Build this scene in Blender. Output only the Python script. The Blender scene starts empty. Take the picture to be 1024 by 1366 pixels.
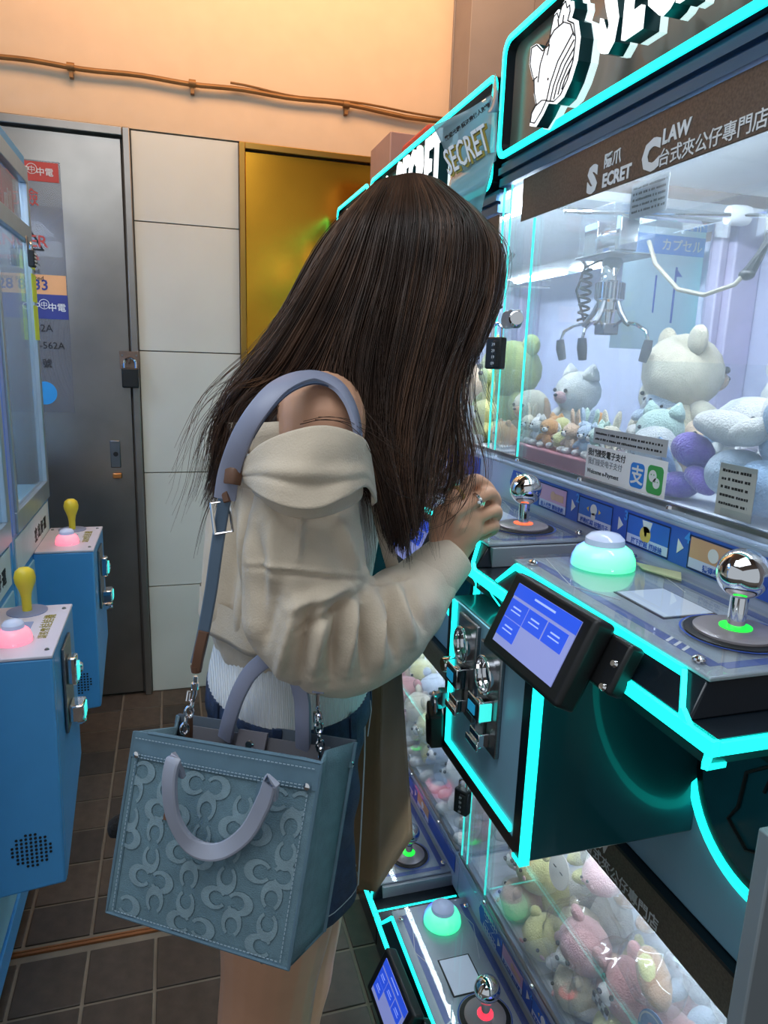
import bpy, bmesh, math, random
import numpy as np
from mathutils import Vector, Matrix, Euler, noise
random.seed(7)
SC = bpy.context.scene
COL = SC.collection
PI = math.pi

# ---------------------------------------------------------------- camera
cam_d = bpy.data.cameras.new('camera')
cam = bpy.data.objects.new('camera', cam_d)
COL.objects.link(cam)
SC.camera = cam
PITCH, YAW, ROLL = .2148, .2946, .03395
EYE = Vector((0, 0, 1.40))
cam_d.sensor_fit = 'VERTICAL'
cam_d.sensor_height = 36
cam_d.lens = 36 * 937 / 1366
cam_d.clip_start = .02
_w = Vector((math.sin(YAW)*math.cos(PITCH), math.cos(YAW)*math.cos(PITCH), -math.sin(PITCH)))
_r = Vector((math.cos(YAW), -math.sin(YAW), 0))
_u = _r.cross(_w)
_r2 = _r*math.cos(ROLL) + _u*math.sin(ROLL)
_u2 = -_r*math.sin(ROLL) + _u*math.cos(ROLL)
cam.matrix_world = Matrix(((_r2.x, _u2.x, -_w.x, EYE.x), (_r2.y, _u2.y, -_w.y, EYE.y), (_r2.z, _u2.z, -_w.z, EYE.z), (0, 0, 0, 1)))

def at(x, y, Y):
    'point of the photograph (measured at 1024 x 1366) at world depth Y'
    d = (x-512)/937*_r2 - (y-683)/937*_u2 + _w
    return EYE + d*(Y/d.y)

# ---------------------------------------------------------------- world, lights, exposure
wd = bpy.data.worlds.new('world')
SC.world = wd
wd.use_nodes = True
bg = wd.node_tree.nodes['Background']
bg.inputs[0].default_value = (.72, .79, .85, 1)
bg.inputs[1].default_value = .6
SC.view_settings.view_transform = 'Standard'
SC.view_settings.look = 'None'
SC.view_settings.exposure = 0.0
SC.view_settings.gamma = 1
SC.view_settings.use_curve_mapping = False
SC.cycles.max_bounces = 8
SC.cycles.transparent_max_bounces = 24
SC.cycles.sample_clamp_indirect = 4
SC.cycles.caustics_reflective = False
SC.cycles.caustics_refractive = False

def area(name, loc, aim, size, power, col, sy=None):
    l = bpy.data.lights.new(name, 'AREA')
    l.energy = power; l.color = col; l.size = size
    if sy: l.shape = 'RECTANGLE'; l.size_y = sy
    o = bpy.data.objects.new(name, l)
    COL.objects.link(o)
    o.location = loc
    o.rotation_euler = (Vector(aim)-Vector(loc)).to_track_quat('-Z', 'Y').to_euler()
    return o
area('warm_ceiling_lamp', (.35, 2.2, 3.1), (.35, 2.9, 2.5), 1.8, 25, (1, .60, .32), .4)
area('cool_shop_lamp', (-.1, .2, 3.0), (.1, 1.3, .9), 1.4, 17, (.92, .95, 1))
area('aisle_fill', (-.5, .5, 2.5), (.6, 1.0, .8), .8, 8, (.80, .93, 1))  # added fill on the console fronts, stands in for glow of other machines

# ---------------------------------------------------------------- materials
MATS = {}
def lin(c):
    if isinstance(c, str):
        c = [int(c[i:i+2], 16)/255 for i in (0, 2, 4)]
        return tuple(x/12.92 if x <= .04045 else ((x+.055)/1.055)**2.4 for x in c)
    return tuple(c)
def mat(name, col, rough=.5, metal=0., var=.06, vs=12., bump=0., bs=60., emit=None, es=0., spec=.5, coat=0., sheen=0., wave=None, stretch=None):
    if name in MATS: return MATS[name]
    m = bpy.data.materials.new(name); m.use_nodes = True
    nt = m.node_tree; N = nt.nodes; L = nt.links
    b = N['Principled BSDF']
    c = lin(col)
    tc = N.new('ShaderNodeTexCoord')
    src = tc.outputs['Object']
    if stretch:
        mp = N.new('ShaderNodeMapping'); mp.inputs['Scale'].default_value = stretch
        L.new(src, mp.inputs[0]); src = mp.outputs[0]
    if var > 0:
        n = N.new('ShaderNodeTexNoise'); n.inputs['Scale'].default_value = vs; n.inputs['Detail'].default_value = 4
        L.new(src, n.inputs['Vector'])
        r = N.new('ShaderNodeMapRange'); r.inputs[1].default_value = .3; r.inputs[2].default_value = .7
        r.inputs[3].default_value = 1-var; r.inputs[4].default_value = 1+var
        L.new(n.outputs[0], r.inputs[0])
        v = N.new('ShaderNodeVectorMath'); v.operation = 'SCALE'; v.inputs[0].default_value = c
        L.new(r.outputs[0], v.inputs['Scale']); L.new(v.outputs[0], b.inputs['Base Color'])
    else:
        b.inputs['Base Color'].default_value = (*c, 1)
    b.inputs['Roughness'].default_value = rough
    b.inputs['Metallic'].default_value = metal
    b.inputs['Specular IOR Level'].default_value = spec
    b.inputs['Coat Weight'].default_value = coat
    if sheen:
        b.inputs['Sheen Weight'].default_value = sheen; b.inputs['Sheen Roughness'].default_value = .5
    if bump or wave:
        if wave:
            w = N.new('ShaderNodeTexWave'); w.inputs['Scale'].default_value = wave[1]; w.bands_direction = wave[0]
            h = w.outputs['Fac']; L.new(src, w.inputs['Vector']); s = wave[2]
        else:
            w = N.new('ShaderNodeTexNoise'); w.inputs['Scale'].default_value = bs; w.inputs['Detail'].default_value = 5
            h = w.outputs[0]; L.new(src, w.inputs['Vector']); s = bump
        bp = N.new('ShaderNodeBump'); bp.inputs['Strength'].default_value = s; bp.inputs['Distance'].default_value = .002 if bump < .85 else .004
        L.new(h, bp.inputs['Height']); L.new(bp.outputs[0], b.inputs['Normal'])
    if emit is not None:
        b.inputs['Emission Color'].default_value = (*lin(emit), 1); b.inputs['Emission Strength'].default_value = es
    MATS[name] = m
    return m
def glass(name, tint=(.93, .98, 1), haze=.05, hcol=(.9, .95, 1), ior=1.45, rough=.0):
    if name in MATS: return MATS[name]
    m = bpy.data.materials.new(name); m.use_nodes = True
    nt = m.node_tree; N = nt.nodes; L = nt.links; N.clear()
    o = N.new('ShaderNodeOutputMaterial'); t = N.new('ShaderNodeBsdfTransparent'); g = N.new('ShaderNodeBsdfGlossy'); d = N.new('ShaderNodeBsdfDiffuse')
    lw = N.new('ShaderNodeLayerWeight'); lw.inputs[0].default_value = .5
    pw = N.new('ShaderNodeMath'); pw.operation = 'POWER'; pw.inputs[1].default_value = 4.5; L.new(lw.outputs['Facing'], pw.inputs[0])
    f = N.new('ShaderNodeMapRange'); f.inputs[3].default_value = ((ior-1)/(ior+1))**2; f.inputs[4].default_value = .85; L.new(pw.outputs[0], f.inputs[0])
    g.inputs['Roughness'].default_value = rough; t.inputs[0].default_value = (*tint, 1); d.inputs[0].default_value = (*hcol, 1)
    tc = N.new('ShaderNodeTexCoord'); n = N.new('ShaderNodeTexNoise'); n.inputs['Scale'].default_value = 6; L.new(tc.outputs['Object'], n.inputs['Vector'])
    r = N.new('ShaderNodeMapRange'); r.inputs[3].default_value = haze*.6; r.inputs[4].default_value = haze*1.4; L.new(n.outputs[0], r.inputs[0])
    m1 = N.new('ShaderNodeMixShader'); m2 = N.new('ShaderNodeMixShader')
    tl = N.new('ShaderNodeBsdfTranslucent'); tl.inputs[0].default_value = (*hcol, 1); m3 = N.new('ShaderNodeMixShader'); L.new(d.outputs[0], m3.inputs[1]); L.new(tl.outputs[0], m3.inputs[2])
    L.new(r.outputs[0], m1.inputs[0]); L.new(t.outputs[0], m1.inputs[1]); L.new(m3.outputs[0], m1.inputs[2])
    L.new(f.outputs[0], m2.inputs[0]); L.new(m1.outputs[0], m2.inputs[1]); L.new(g.outputs[0], m2.inputs[2])
    L.new(m2.outputs[0], o.inputs[0])
    MATS[name] = m
    return m
M_neon = mat('cyan_neon', '10F0E0', .4, var=0, emit=(.010, .88, .76), es=2.3)
M_neonedge = mat('neon_lit_acrylic_edge', '40E0D8', .3, var=0, emit=(.05, .78, .70), es=1.0)
M_dark = mat('navy_black_sheet_metal', '0A1620', .32, .3, coat=.3, bump=.05)
M_darkteal = mat('dark_teal_sheet_metal', '0A4A52', .28, .1, coat=.5)
M_steel = mat('brushed_steel', '8B8D92', .33, .95, var=.12, vs=40, stretch=(1, 1, 30))
M_plate = mat('console_steel_plate', 'A9B0B8', .32, .15, var=.05)
M_chrome = mat('polished_chrome', 'F0F0F2', .04, 1, var=0)
M_blackpl = mat('matte_black_plastic', '0C0D0F', .45)
M_bluesteel = mat('blue_grey_panel', '8CB8D2', .4, .08, var=.04)
M_panel = mat('pale_lilac_panel', 'A9B4CC', .4, .1, var=.04)
M_acr = glass('clear_acrylic', (.95, .99, 1), .05)
M_acrthin = glass('thin_clear_acrylic', (.97, .99, 1), .03)
M_pane = glass('display_window_glass', (.95, .985, 1), .13, (.82, .93, 1))
M_white = mat('white_plastic', 'E8EAEE', .4)
M_bwhite = mat('backlit_white_face', 'FFFFFF', .4, var=0, emit=(1, 1, 1), es=1.1)
M_ink = mat('black_ink', '14161A', .6)
M_whiteink = mat('white_ink', 'D8DADC', .6)
M_blueink = mat('deep_blue_print', '2E56B8', .5)
M_cyanink = mat('bright_blue_print', '3C8BE0', .5)

# ---------------------------------------------------------------- mesh helpers
class MB:
    def __init__(s): s.v = []; s.f = []
    def add(s, vs, fs):
        o = len(s.v); s.v += [Vector(v) for v in vs]; s.f += [tuple(i+o for i in f) for f in fs]; return s
    def box(s, x0, x1, y0, y1, z0, z1):
        return s.add([(x0, y0, z0), (x1, y0, z0), (x1, y1, z0), (x0, y1, z0), (x0, y0, z1), (x1, y0, z1), (x1, y1, z1), (x0, y1, z1)],
                     [(0, 3, 2, 1), (4, 5, 6, 7), (0, 1, 5, 4), (1, 2, 6, 5), (2, 3, 7, 6), (3, 0, 4, 7)])
    def hexa(s, a, b):
        'two quads of four points joined into a solid'
        n = len(a)
        return s.add(list(a)+list(b), [tuple(range(n))[::-1], tuple(range(n, 2*n))]+[(i, (i+1) % n, n+(i+1) % n, n+i) for i in range(n)])
    def obox(s, M, x, y, z):
        h = [(-x, -y, -z), (x, -y, -z), (x, y, -z), (-x, y, -z), (-x, -y, z), (x, -y, z), (x, y, z), (-x, y, z)]
        return s.add([M @ Vector(p) for p in h], [(0, 3, 2, 1), (4, 5, 6, 7), (0, 1, 5, 4), (1, 2, 6, 5), (2, 3, 7, 6), (3, 0, 4, 7)])
    def bar(s, p, q, w, h=None, up=(0, 0, 1)):
        p = Vector(p); q = Vector(q); d = (q-p); L = d.length; d.normalize(); h = h or w
        a = d.cross(Vector(up))
        if a.length < 1e-4: a = d.cross(Vector((1, 0, 0)))
        a.normalize(); b = a.cross(d)
        M = Matrix((( d.x, a.x, b.x, (p.x+q.x)/2), (d.y, a.y, b.y, (p.y+q.y)/2), (d.z, a.z, b.z, (p.z+q.z)/2), (0, 0, 0, 1)))
        return s.obox(M, L/2, w/2, h/2)
    def tube(s, pts, r, n=8, cap=True):
        pts = [Vector(p) for p in pts]; m = len(pts)
        rs = r if hasattr(r, '__len__') else [r]*m
        t0 = (pts[1]-pts[0]).normalized(); a = t0.orthogonal().normalized(); o = len(s.v)
        for i, p in enumerate(pts):
            t = (pts[min(i+1, m-1)]-pts[max(i-1, 0)]).normalized()
            a = (a-t*a.dot(t)).normalized(); b = t.cross(a)
            rr = rs[i] if hasattr(rs[i], '__len__') else (rs[i], rs[i])
            for k in range(n):
                an = 2*PI*k/n; s.v.append(p+a*math.cos(an)*rr[0]+b*math.sin(an)*rr[1])
        for i in range(m-1):
            for k in range(n):
                k2 = (k+1) % n; s.f.append((o+i*n+k, o+i*n+k2, o+(i+1)*n+k2, o+(i+1)*n+k))
        if cap: s.f.append(tuple(o+k for k in range(n))[::-1]); s.f.append(tuple(o+(m-1)*n+k for k in range(n)))
        return s
    def lathe(s, prof, c, axis=(0, 0, 1), n=28, closed=True):
        c = Vector(c); ax = Vector(axis).normalized(); a = ax.orthogonal().normalized(); b = ax.cross(a); o = len(s.v); m = len(prof)
        for r, h in prof:
            for k in range(n):
                an = 2*PI*k/n; s.v.append(c+ax*h+(a*math.cos(an)+b*math.sin(an))*max(r, 1e-5))
        for i in range(m-1):
            for k in range(n):
                k2 = (k+1) % n; s.f.append((o+i*n+k, o+i*n+k2, o+(i+1)*n+k2, o+(i+1)*n+k))
        if closed: s.f.append(tuple(o+k for k in range(n))[::-1]); s.f.append(tuple(o+(m-1)*n+k for k in range(n)))
        return s
    def ell(s, c, r, R=None, n=16, m=10):
        c = Vector(c); o = len(s.v); r = r if hasattr(r, '__len__') else (r, r, r)
        for i in range(m+1):
            th = PI*i/m
            for k in range(n):
                ph = 2*PI*k/n; p = Vector((r[0]*math.sin(th)*math.cos(ph), r[1]*math.sin(th)*math.sin(ph), r[2]*math.cos(th)))
                s.v.append(c+(R @ p if R else p))
        for i in range(m):
            for k in range(n):
                k2 = (k+1) % n; s.f.append((o+i*n+k, o+(i+1)*n+k, o+(i+1)*n+k2, o+i*n+k2))
        return s
    def poly(s, pts, d):
        'flat outline pushed by vector d into a solid'
        pts = [Vector(p) for p in pts]; d = Vector(d); n = len(pts)
        return s.add(pts+[p+d for p in pts], [tuple(range(n)), tuple(range(n, 2*n))[::-1]]+[(i, n+i, n+(i+1) % n, (i+1) % n) for i in range(n)])
    def grid(s, P, close=False):
        o = len(s.v); R = len(P); C = len(P[0])
        for row in P: s.v += [Vector(p) for p in row]
        for i in range(R-1):
            for j in range(C if close else C-1):
                j2 = (j+1) % C; s.f.append((o+i*C+j, o+i*C+j2, o+(i+1)*C+j2, o+(i+1)*C+j))
        return s
    def mesh(s, M, me):
        o = len(s.v); s.v += [M @ v.co for v in me.vertices]; s.f += [tuple(i+o for i in p.vertices) for p in me.polygons]; return s
_tc = {}
def textmesh(body, size, ext=0., align='CENTER', bold=0.):
    k = (body, size, ext, align, bold)
    if k not in _tc:
        c = bpy.data.curves.new('t', 'FONT'); c.body = body; c.size = size; c.extrude = ext; c.resolution_u = 2; c.align_x = align; c.offset = bold
        o = bpy.data.objects.new('t', c); COL.objects.link(o)
        _tc[k] = bpy.data.meshes.new_from_object(o.evaluated_get(bpy.context.evaluated_depsgraph_get()))
        bpy.data.objects.remove(o)
    return _tc[k]
def frame(o, x, y):
    x = Vector(x).normalized(); y = Vector(y); y = (y-x*y.dot(x)).normalized(); z = x.cross(y)
    return Matrix(((x.x, y.x, z.x, o[0]), (x.y, y.y, z.y, o[1]), (x.z, y.z, z.z, o[2]), (0, 0, 0, 1)))
FX = lambda x, y, z: frame((x, y, z), (0, -1, 0), (0, 0, 1))      # face looking to -X
FY = lambda x, y, z: frame((x, y, z), (1, 0, 0), (0, 0, 1))       # face looking to -Y
def text(body, M, size, ext=.0004, align='CENTER', bold=0., sx=1.):
    return MB().mesh(M @ Matrix.Diagonal((sx, 1, 1, 1)), textmesh(body, size, ext, align, bold))
def wpos(o):
    p = Vector((0, 0, 0))
    while o: p = p+o.location; o = o.parent
    return p
def obj(name, mb, m, parent=None, smooth=True, bevel=0., ang=35, loc=None, seg=2):
    me = bpy.data.meshes.new(name)
    base = Vector(loc) if loc else Vector((0, 0, 0))
    off = wpos(parent) if parent else base
    me.from_pydata([tuple(v-off) for v in mb.v], [], mb.f)
    me.validate()
    bm = bmesh.new(); bm.from_mesh(me); bmesh.ops.recalc_face_normals(bm, faces=bm.faces); bm.to_mesh(me); bm.free()
    if smooth:
        me.polygons.foreach_set('use_smooth', [True]*len(me.polygons)); me.set_sharp_from_angle(angle=math.radians(ang))
    me.materials.append(m)
    o = bpy.data.objects.new(name, me); COL.objects.link(o)
    if parent: o.parent = parent
    elif loc: o.location = base
    if bevel:
        b = o.modifiers.new('bevel', 'BEVEL'); b.width = bevel; b.segments = seg; b.limit_method = 'ANGLE'; b.angle_limit = .6
    return o
def thing(name, label, cat, loc=(0, 0, 0), group=None):
    o = bpy.data.objects.new(name, None); COL.objects.link(o); o.location = loc; o.empty_display_size = .05
    o['label'] = label; o['category'] = cat
    if group: o['group'] = group
    return o
def tag(o, label, cat, group=None):
    o['label'] = label; o['category'] = cat
    if group: o['group'] = group
    return o
def struct(o): o['kind'] = 'structure'; return o
def ring_poly(cy, cz, ry, rz, n, x, a0=0, a1=2*PI):
    return [(x, cy+ry*math.cos(a0+(a1-a0)*i/n), cz+rz*math.sin(a0+(a1-a0)*i/n)) for i in range(n)]
# ================================================================ the room
WY = 2.88
M_plaster = mat('peach_plaster', 'D9BFA4', .75, var=.03, bump=.08, bs=30)
M_tilew = mat('pale_wall_tile', 'D2D2CA', .35, var=.03, vs=5, bump=.03, bs=20)
M_groutw = mat('wall_grout', '7E7A74', .8)
M_tilef = mat('dark_brown_floor_tile', '4F4238', .5, var=.25, vs=30, bump=.12, bs=90)
M_tilef2 = mat('darker_floor_tile', '3E352F', .52, var=.25, vs=30, bump=.12, bs=90)
M_groutf = mat('floor_grout', '786E62', .85, var=.15)
M_taupe = mat('taupe_wall_paint', '8A8280', .6, var=.04)
M_sdoor = mat('stainless_door', '8A8580', .30, .85, var=.10, vs=6, bump=.03, bs=8)
M_gold = mat('brushed_gold_door', 'D89B2E', .2, .95, var=.08, vs=5, bump=.02, bs=8)
M_copper = mat('old_copper_pipe', '8A6238', .5, .4, var=.2)

fl = struct(obj('floor', MB().box(-3, 3, -2.5, WY+.12, -.06, -.004), M_groutf, loc=(0, 0, 0), smooth=False))
xs = [-.229-.1515*3+.1515*i for i in range(9)]
ys = [1.085+.151*i for i in range(4)]
rows = [(y, y+.145) for y in ys[:3]] + [(1.597+.148*i, 1.597+.148*i+.142) for i in range(8)]
rows = [(1.086, 1.232), (1.24, 1.386), (1.394, 1.540)] + [(1.592, 1.711)] + [(1.719+.146*i, 1.719+.146*i+.138) for i in range(8)]
_me = {}
for j, (a, b) in enumerate(rows):
    for i, x in enumerate(xs):
        k = round(b-a, 4)
        if k not in _me: _me[k] = obj('tile', MB().box(0, .1435, 0, b-a, -.006, 0), M_tilef, fl, bevel=.0015); t = _me[k]
        else: t = _me[k].copy(); COL.objects.link(t)
        t.location = (x+.004, a, 0)
        if (i*7+j*5) % 3 == 0:
            t.material_slots[0].link = 'OBJECT'; t.material_slots[0].material = M_tilef2
obj('metal_strip', MB().box(-.75, .6, 1.562, 1.570, -.004, .002).box(-.75, .6, 1.572, 1.577, -.004, .002), mat('orange_metal_strip', '8A5A38', .45, .5), fl)
big = MB()
for j in range(-16, 22):
    for i in range(-16, 18):
        x = -.225+.1515*i; y = 1.09+.1515*j
        if -.70 < x+.07 < .64 and y > 1.08: continue
        if y > WY-.03 or y < -2.3: continue
        big.box(x, x+.1435, y, min(y+.1435, WY), -.006, 0)
o = obj('far_tiles', big, M_tilef, fl, smooth=False); o['kind'] = 'stuff'

wb = struct(obj('wall_back', MB().box(-3, 3.2, WY+.01, WY+.12, 0, 3.4), M_groutw, loc=(0, WY, 0), smooth=False))
zz = [0, .462, .931, 1.399, 1.861, 2.165]
for x0, x1 in ((-.116, .262),):
    for a, b in zip(zz, zz[1:]):
        obj('wall_tile', MB().box(x0+.0015, x1-.0015, WY-.002, WY+.012, a+.002, b-.002), M_tilew, wb, bevel=.001)
for x0, x1 in ((.995, 1.4),):
    for a, b in zip(zz, zz[1:]):
        obj('wall_tile', MB().box(x0+.0015, x1-.0015, WY-.002, WY+.012, a+.002, b-.002), M_tilew, wb, bevel=.001)
for a, b in zip(zz, zz[1:]):
    obj('wall_tile', MB().box(-1.7, -1.152, WY-.002, WY+.012, a+.002, b-.002), M_tilew, wb, bevel=.001)
obj('upper_plaster', MB().box(-3, 3.2, WY-.006, WY+.012, 2.168, 3.4), M_plaster, wb, smooth=False)
struct(obj('ceiling', MB().box(-3, 3.2, -2.5, WY+.12, 3.3, 3.4), mat('brown_ceiling', '6A5446', .7), loc=(0, 0, 3.3), smooth=False))
struct(obj('wall_right', MB().box(1.34, 1.44, -1.2, WY, 0, 3.3), M_taupe, loc=(1.34, 0, 0), smooth=False))
struct(obj('trim_1', MB().box(1.088, 1.34, 2.70, WY-.006, 0, 3.3).box(1.083, 1.089, 2.862, 2.874, 0, 3.3), M_taupe, loc=(1.09, 2.8, 0), bevel=.002))

# stainless door and its frame
d1 = struct(obj('door_1', MB().box(-1.06, -.150, WY-.012, WY+.008, .012, 2.128), M_sdoor, loc=(-.15, WY, 0), bevel=.002))
fr = MB().box(-1.15, -1.07, WY-.03, WY+.005, 0, 2.165).box(-.143, -.118, WY-.03, WY+.005, 0, 2.165).box(-1.07, -.143, WY-.03, WY+.005, 2.135, 2.165)
obj('door_frame', fr, mat('steel_door_frame', '8A8580', .35, .8), d1, bevel=.003)
obj('keyhole_plate', MB().box(-.235, -.198, WY-.018, WY-.01, .955, 1.06), mat('worn_steel_plate', '6F757C', .4, .9), d1, bevel=.003)
obj('keyhole', MB().lathe([(.009, 0), (.009, .003)], (-.215, WY-.018, 1.008), (0, -1, 0)), M_ink, d1)
obj('lock_bolt', MB().box(-.229, -.196, WY-.032, WY-.018, .915, .935), mat('brass_bolt', 'C88850', .3, .8), d1, bevel=.003)
hs = MB().box(-.185, -.115, WY-.037, WY-.031, 1.33, 1.395).tube([(-.15, WY-.036, 1.375), (-.15, WY-.055, 1.375), (-.15, WY-.055, 1.355), (-.15, WY-.036, 1.355)], .004)
hp = obj('hasp', hs, mat('rusty_steel_hasp', '7B6A60', .5, .8, var=.3), d1, bevel=.002)
for x in (-.175, -.125):
    for z in (1.345, 1.38): obj('rivet', MB().lathe([(.004, 0), (.003, .002)], (x, WY-.037, z), (0, -1, 0), 8), M_steel, hp)
pl = thing('padlock', 'black padlock with steel shackle on the stainless door', 'padlock', (-.148, WY-.055, 1.27))
obj('body', MB().box(-.178, -.118, WY-.068, WY-.042, 1.262, 1.335), M_blackpl, pl, bevel=.005)
obj('shackle', MB().tube([(-.148+.02*math.cos(a), WY-.055, 1.352+.02*math.sin(a)) for a in [PI*i/8 for i in range(9)]], .0045, cap=True).tube([(-.168, WY-.055, 1.325), (-.168, WY-.055, 1.352)], .0045).tube([(-.128, WY-.055, 1.325), (-.128, WY-.055, 1.352)], .0045), M_chrome, pl)
# electrical notice on the door
nt = thing('door_notice', 'translucent danger notice with red and blue bands on the steel door', 'sign', (-.5, WY-.014, 1.165))
Yn = WY-.0135
obj('backing', MB().box(-.66, -.352, Yn, Yn+.0015, 1.165, 2.03), glass('clear_sticker_film', (.9, .92, .95), .22, (.7, .72, .8), ior=1.2), nt, smooth=False)
M_red = mat('faded_red_print', 'B84038', .5); M_navy = mat('navy_print', '26307E', .5); M_or = mat('orange_print', 'E0A46C', .5)
obj('red_band', MB().box(-.66, -.358, Yn-.001, Yn, 1.962, 2.025), M_red, nt, smooth=False)
obj('orange_band', MB().box(-.66, -.355, Yn-.001, Yn, 1.585, 1.652), M_or, nt, smooth=False)
obj('blue_band', MB().box(-.66, -.353, Yn-.001, Yn, 1.50, 1.585), M_navy, nt, smooth=False)
def ntext(s, x, z, size, m, **k): obj('lettering', text(s, FY(x, Yn-.0022, z), size, **k), m, nt, smooth=False)
ntext('CLP', -.482, 1.983, .036, M_whiteink); ntext('中電', -.402, 1.983, .028, M_whiteink, bold=.0003)
ntext('CLP', -.475, 1.53, .036, M_whiteink); ntext('中電', -.390, 1.53, .030, M_whiteink, bold=.0003)
for z in (1.99, 1.54):
    dz = z-1.99; x = -.443 if z > 1.8 else -.432
    obj('logo', MB().mesh(FY(x, Yn-.0022, z), textmesh('中', .024, .0004)).mesh(Matrix.Identity(4), textmesh(' ', .01)).grid([[(x+r*math.cos(a), Yn-.002, z+.011+r*math.sin(a)) for a in [2*PI*i/20 for i in range(21)]] for r in (.0155, .0175)]), M_whiteink, nt, smooth=False)
ntext('危險', -.487, 1.885, .062, M_red)
obj('warning_triangle', MB().grid([[(-.475+k*.065*math.cos(a), Yn-.001, 1.765+k*.065*math.sin(a)) for a in [PI/2+2*PI*i/3 for i in range(4)]] for k in (1, .8)]), M_ink, nt, smooth=False)
ntext('DANGER', -.520, 1.745, .056, M_red, bold=.0005)
ntext('Electric shock', -.51, 1.70, .026, M_red)
for k, s in enumerate(('嚴禁擅自進入', 'Unauthorised', 'entry prohibited')): ntext(s, -.50, 1.668-.0+.0-.024*k+.012, .022, M_ink)
ntext('2728 8333', -.520, 1.60, .050, M_navy, bold=.001)
ntext('562A', -.447, 1.455, .036, M_ink); ntext('562-562A', -.44, 1.395, .034, M_ink); ntext('號', -.435, 1.33, .034, M_ink)
obj('round_sticker', MB().lathe([(.042, 0), (.042, .001)], (-.45, Yn, 1.235), (0, -1, 0)), mat('sky_blue_sticker', '2C8FD0', .4), nt)

# gold door
d2 = struct(obj('door_2', MB().box(.285, .965, WY-.01, WY+.008, .012, 2.135), M_gold, loc=(.285, WY, 0), bevel=.002))
obj('door_frame', MB().box(.262, .283, WY-.028, WY+.005, 0, 2.163).box(.967, .99, WY-.028, WY+.005, 0, 2.163).box(.283, .967, WY-.028, WY+.005, 2.14, 2.163), mat('gold_door_frame', 'A9803C', .3, .9), d2, bevel=.002)

# pipe along the wall
pts = [(-1.6, 2.335)]+[(-.517+.05*i, 2.332+.003*math.sin(i*.9)) for i in range(26)]+[(.80, 2.325), (.9, 2.318), (1.0, 2.318), (1.07, 2.322)]
pp = thing('wall_pipe', 'thin old copper pipe running along the peach wall', 'pipe', (0, WY-.03, 2.33))
obj('tube', MB().tube([(x, WY-.028, z) for x, z in pts], .0085, 10), M_copper, pp)
obj('cable', MB().tube([(x, WY-.030, z+.012+.006*math.sin(x*9)) for x, z in pts[16:]], .004, 6), M_copper, pp)
for x in (-.298, .662, .1): obj('bracket', MB().lathe([(.013, -.012), (.013, .012)], (x, WY-.028, 2.332), (1, 0, 0), 12).box(x-.006, x+.006, WY-.03, WY-.004, 2.30, 2.325), M_copper, pp)

# ================================================================ blue machines on the left
M_lblue = mat('sky_blue_powder_coat', '4F9FDD', .35, .05, var=.03)
M_lbl2 = mat('pale_aqua_panel', '9ACEE6', .4, var=.03)
M_lsilver = mat('aluminium_door_frame', 'B4C2CC', .3, .7)
M_ltop = mat('pale_console_top', 'D6D2E2', .4, var=.03)
M_yel = mat('yellow_plastic', 'E9CF3A', .35)
M_yel2 = mat('lime_sticker', 'C6DC3E', .6)
def rgb_dome(name, stops, es=1.6):
    if name in MATS: return MATS[name]
    m = bpy.data.materials.new(name); m.use_nodes = True; nt_ = m.node_tree; N = nt_.nodes; L = nt_.links; b = N['Principled BSDF']
    tc = N.new('ShaderNodeTexCoord'); sp = N.new('ShaderNodeSeparateXYZ'); L.new(tc.outputs['Generated'], sp.inputs[0])
    cr = N.new('ShaderNodeValToRGB'); L.new(sp.outputs[1], cr.inputs[0])
    for p, c in stops[1:-1]: cr.color_ramp.elements.new(p)
    for e, (p, c) in zip(cr.color_ramp.elements, stops): e.color = (*lin(c), 1)
    b.inputs['Base Color'].default_value = (.6, .6, .6, 1); b.inputs['Roughness'].default_value = .15
    L.new(cr.outputs[0], b.inputs['Emission Color']); b.inputs['Emission Strength'].default_value = es
    MATS[name] = m; return m
M_pinklit = rgb_dome('pink_lit_button', [(0, 'FF5A80'), (.75, 'FF6E92'), (1, '7AF0B0')], 1.1)
M_bglit = rgb_dome('green_blue_lit_button', [(0, '20F0A0'), (.55, '28E8B0'), (.8, '4050FF'), (1, '5038FF')], 1.25)
M_coolled = mat('cool_led', 'FFFFFF', .5, var=0, emit=(.78, .9, 1), es=9)

def dome(parent, cx, cy, z, r, m, name='button'):
    b = obj(name, MB().lathe([(r, 0), (r*1.0, .004), (r*.97, .013), (r*.86, .023), (r*.66, .029), (r*.6, .030), (.001, .0305)], (cx, cy, z), n=32), m, parent)
    obj('button_cap', MB().lathe([(r*.62, .0), (r*.60, .008), (r*.45, .014), (r*.2, .0165), (.001, .017)], (cx, cy, z+.0302), n=28), mat('frosted_button_cap', 'C8D4EA', .12, var=0, emit='8090C8', es=.25), b)
    obj('button_rim', MB().lathe([(r*1.06, 0), (r*1.06, .004), (r*1.0, .006)], (cx, cy, z), n=32, closed=False), M_acrthin, b)
    return b
def stick_yellow(parent, cx, cy, z):
    s = obj('joystick', MB().lathe([(.010, 0), (.010, .03), (.0125, .045), (.016, .055), (.021, .068), (.0225, .08), (.019, .094), (.011, .101), (.001, .103)], (cx, cy, z), n=20), M_yel, parent)
    obj('dust_disc', MB().lathe([(.042, 0), (.042, .002), (.001, .003)], (cx, cy, z), n=28), mat('grey_blue_disc', '8A94B8', .4), s)

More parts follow.
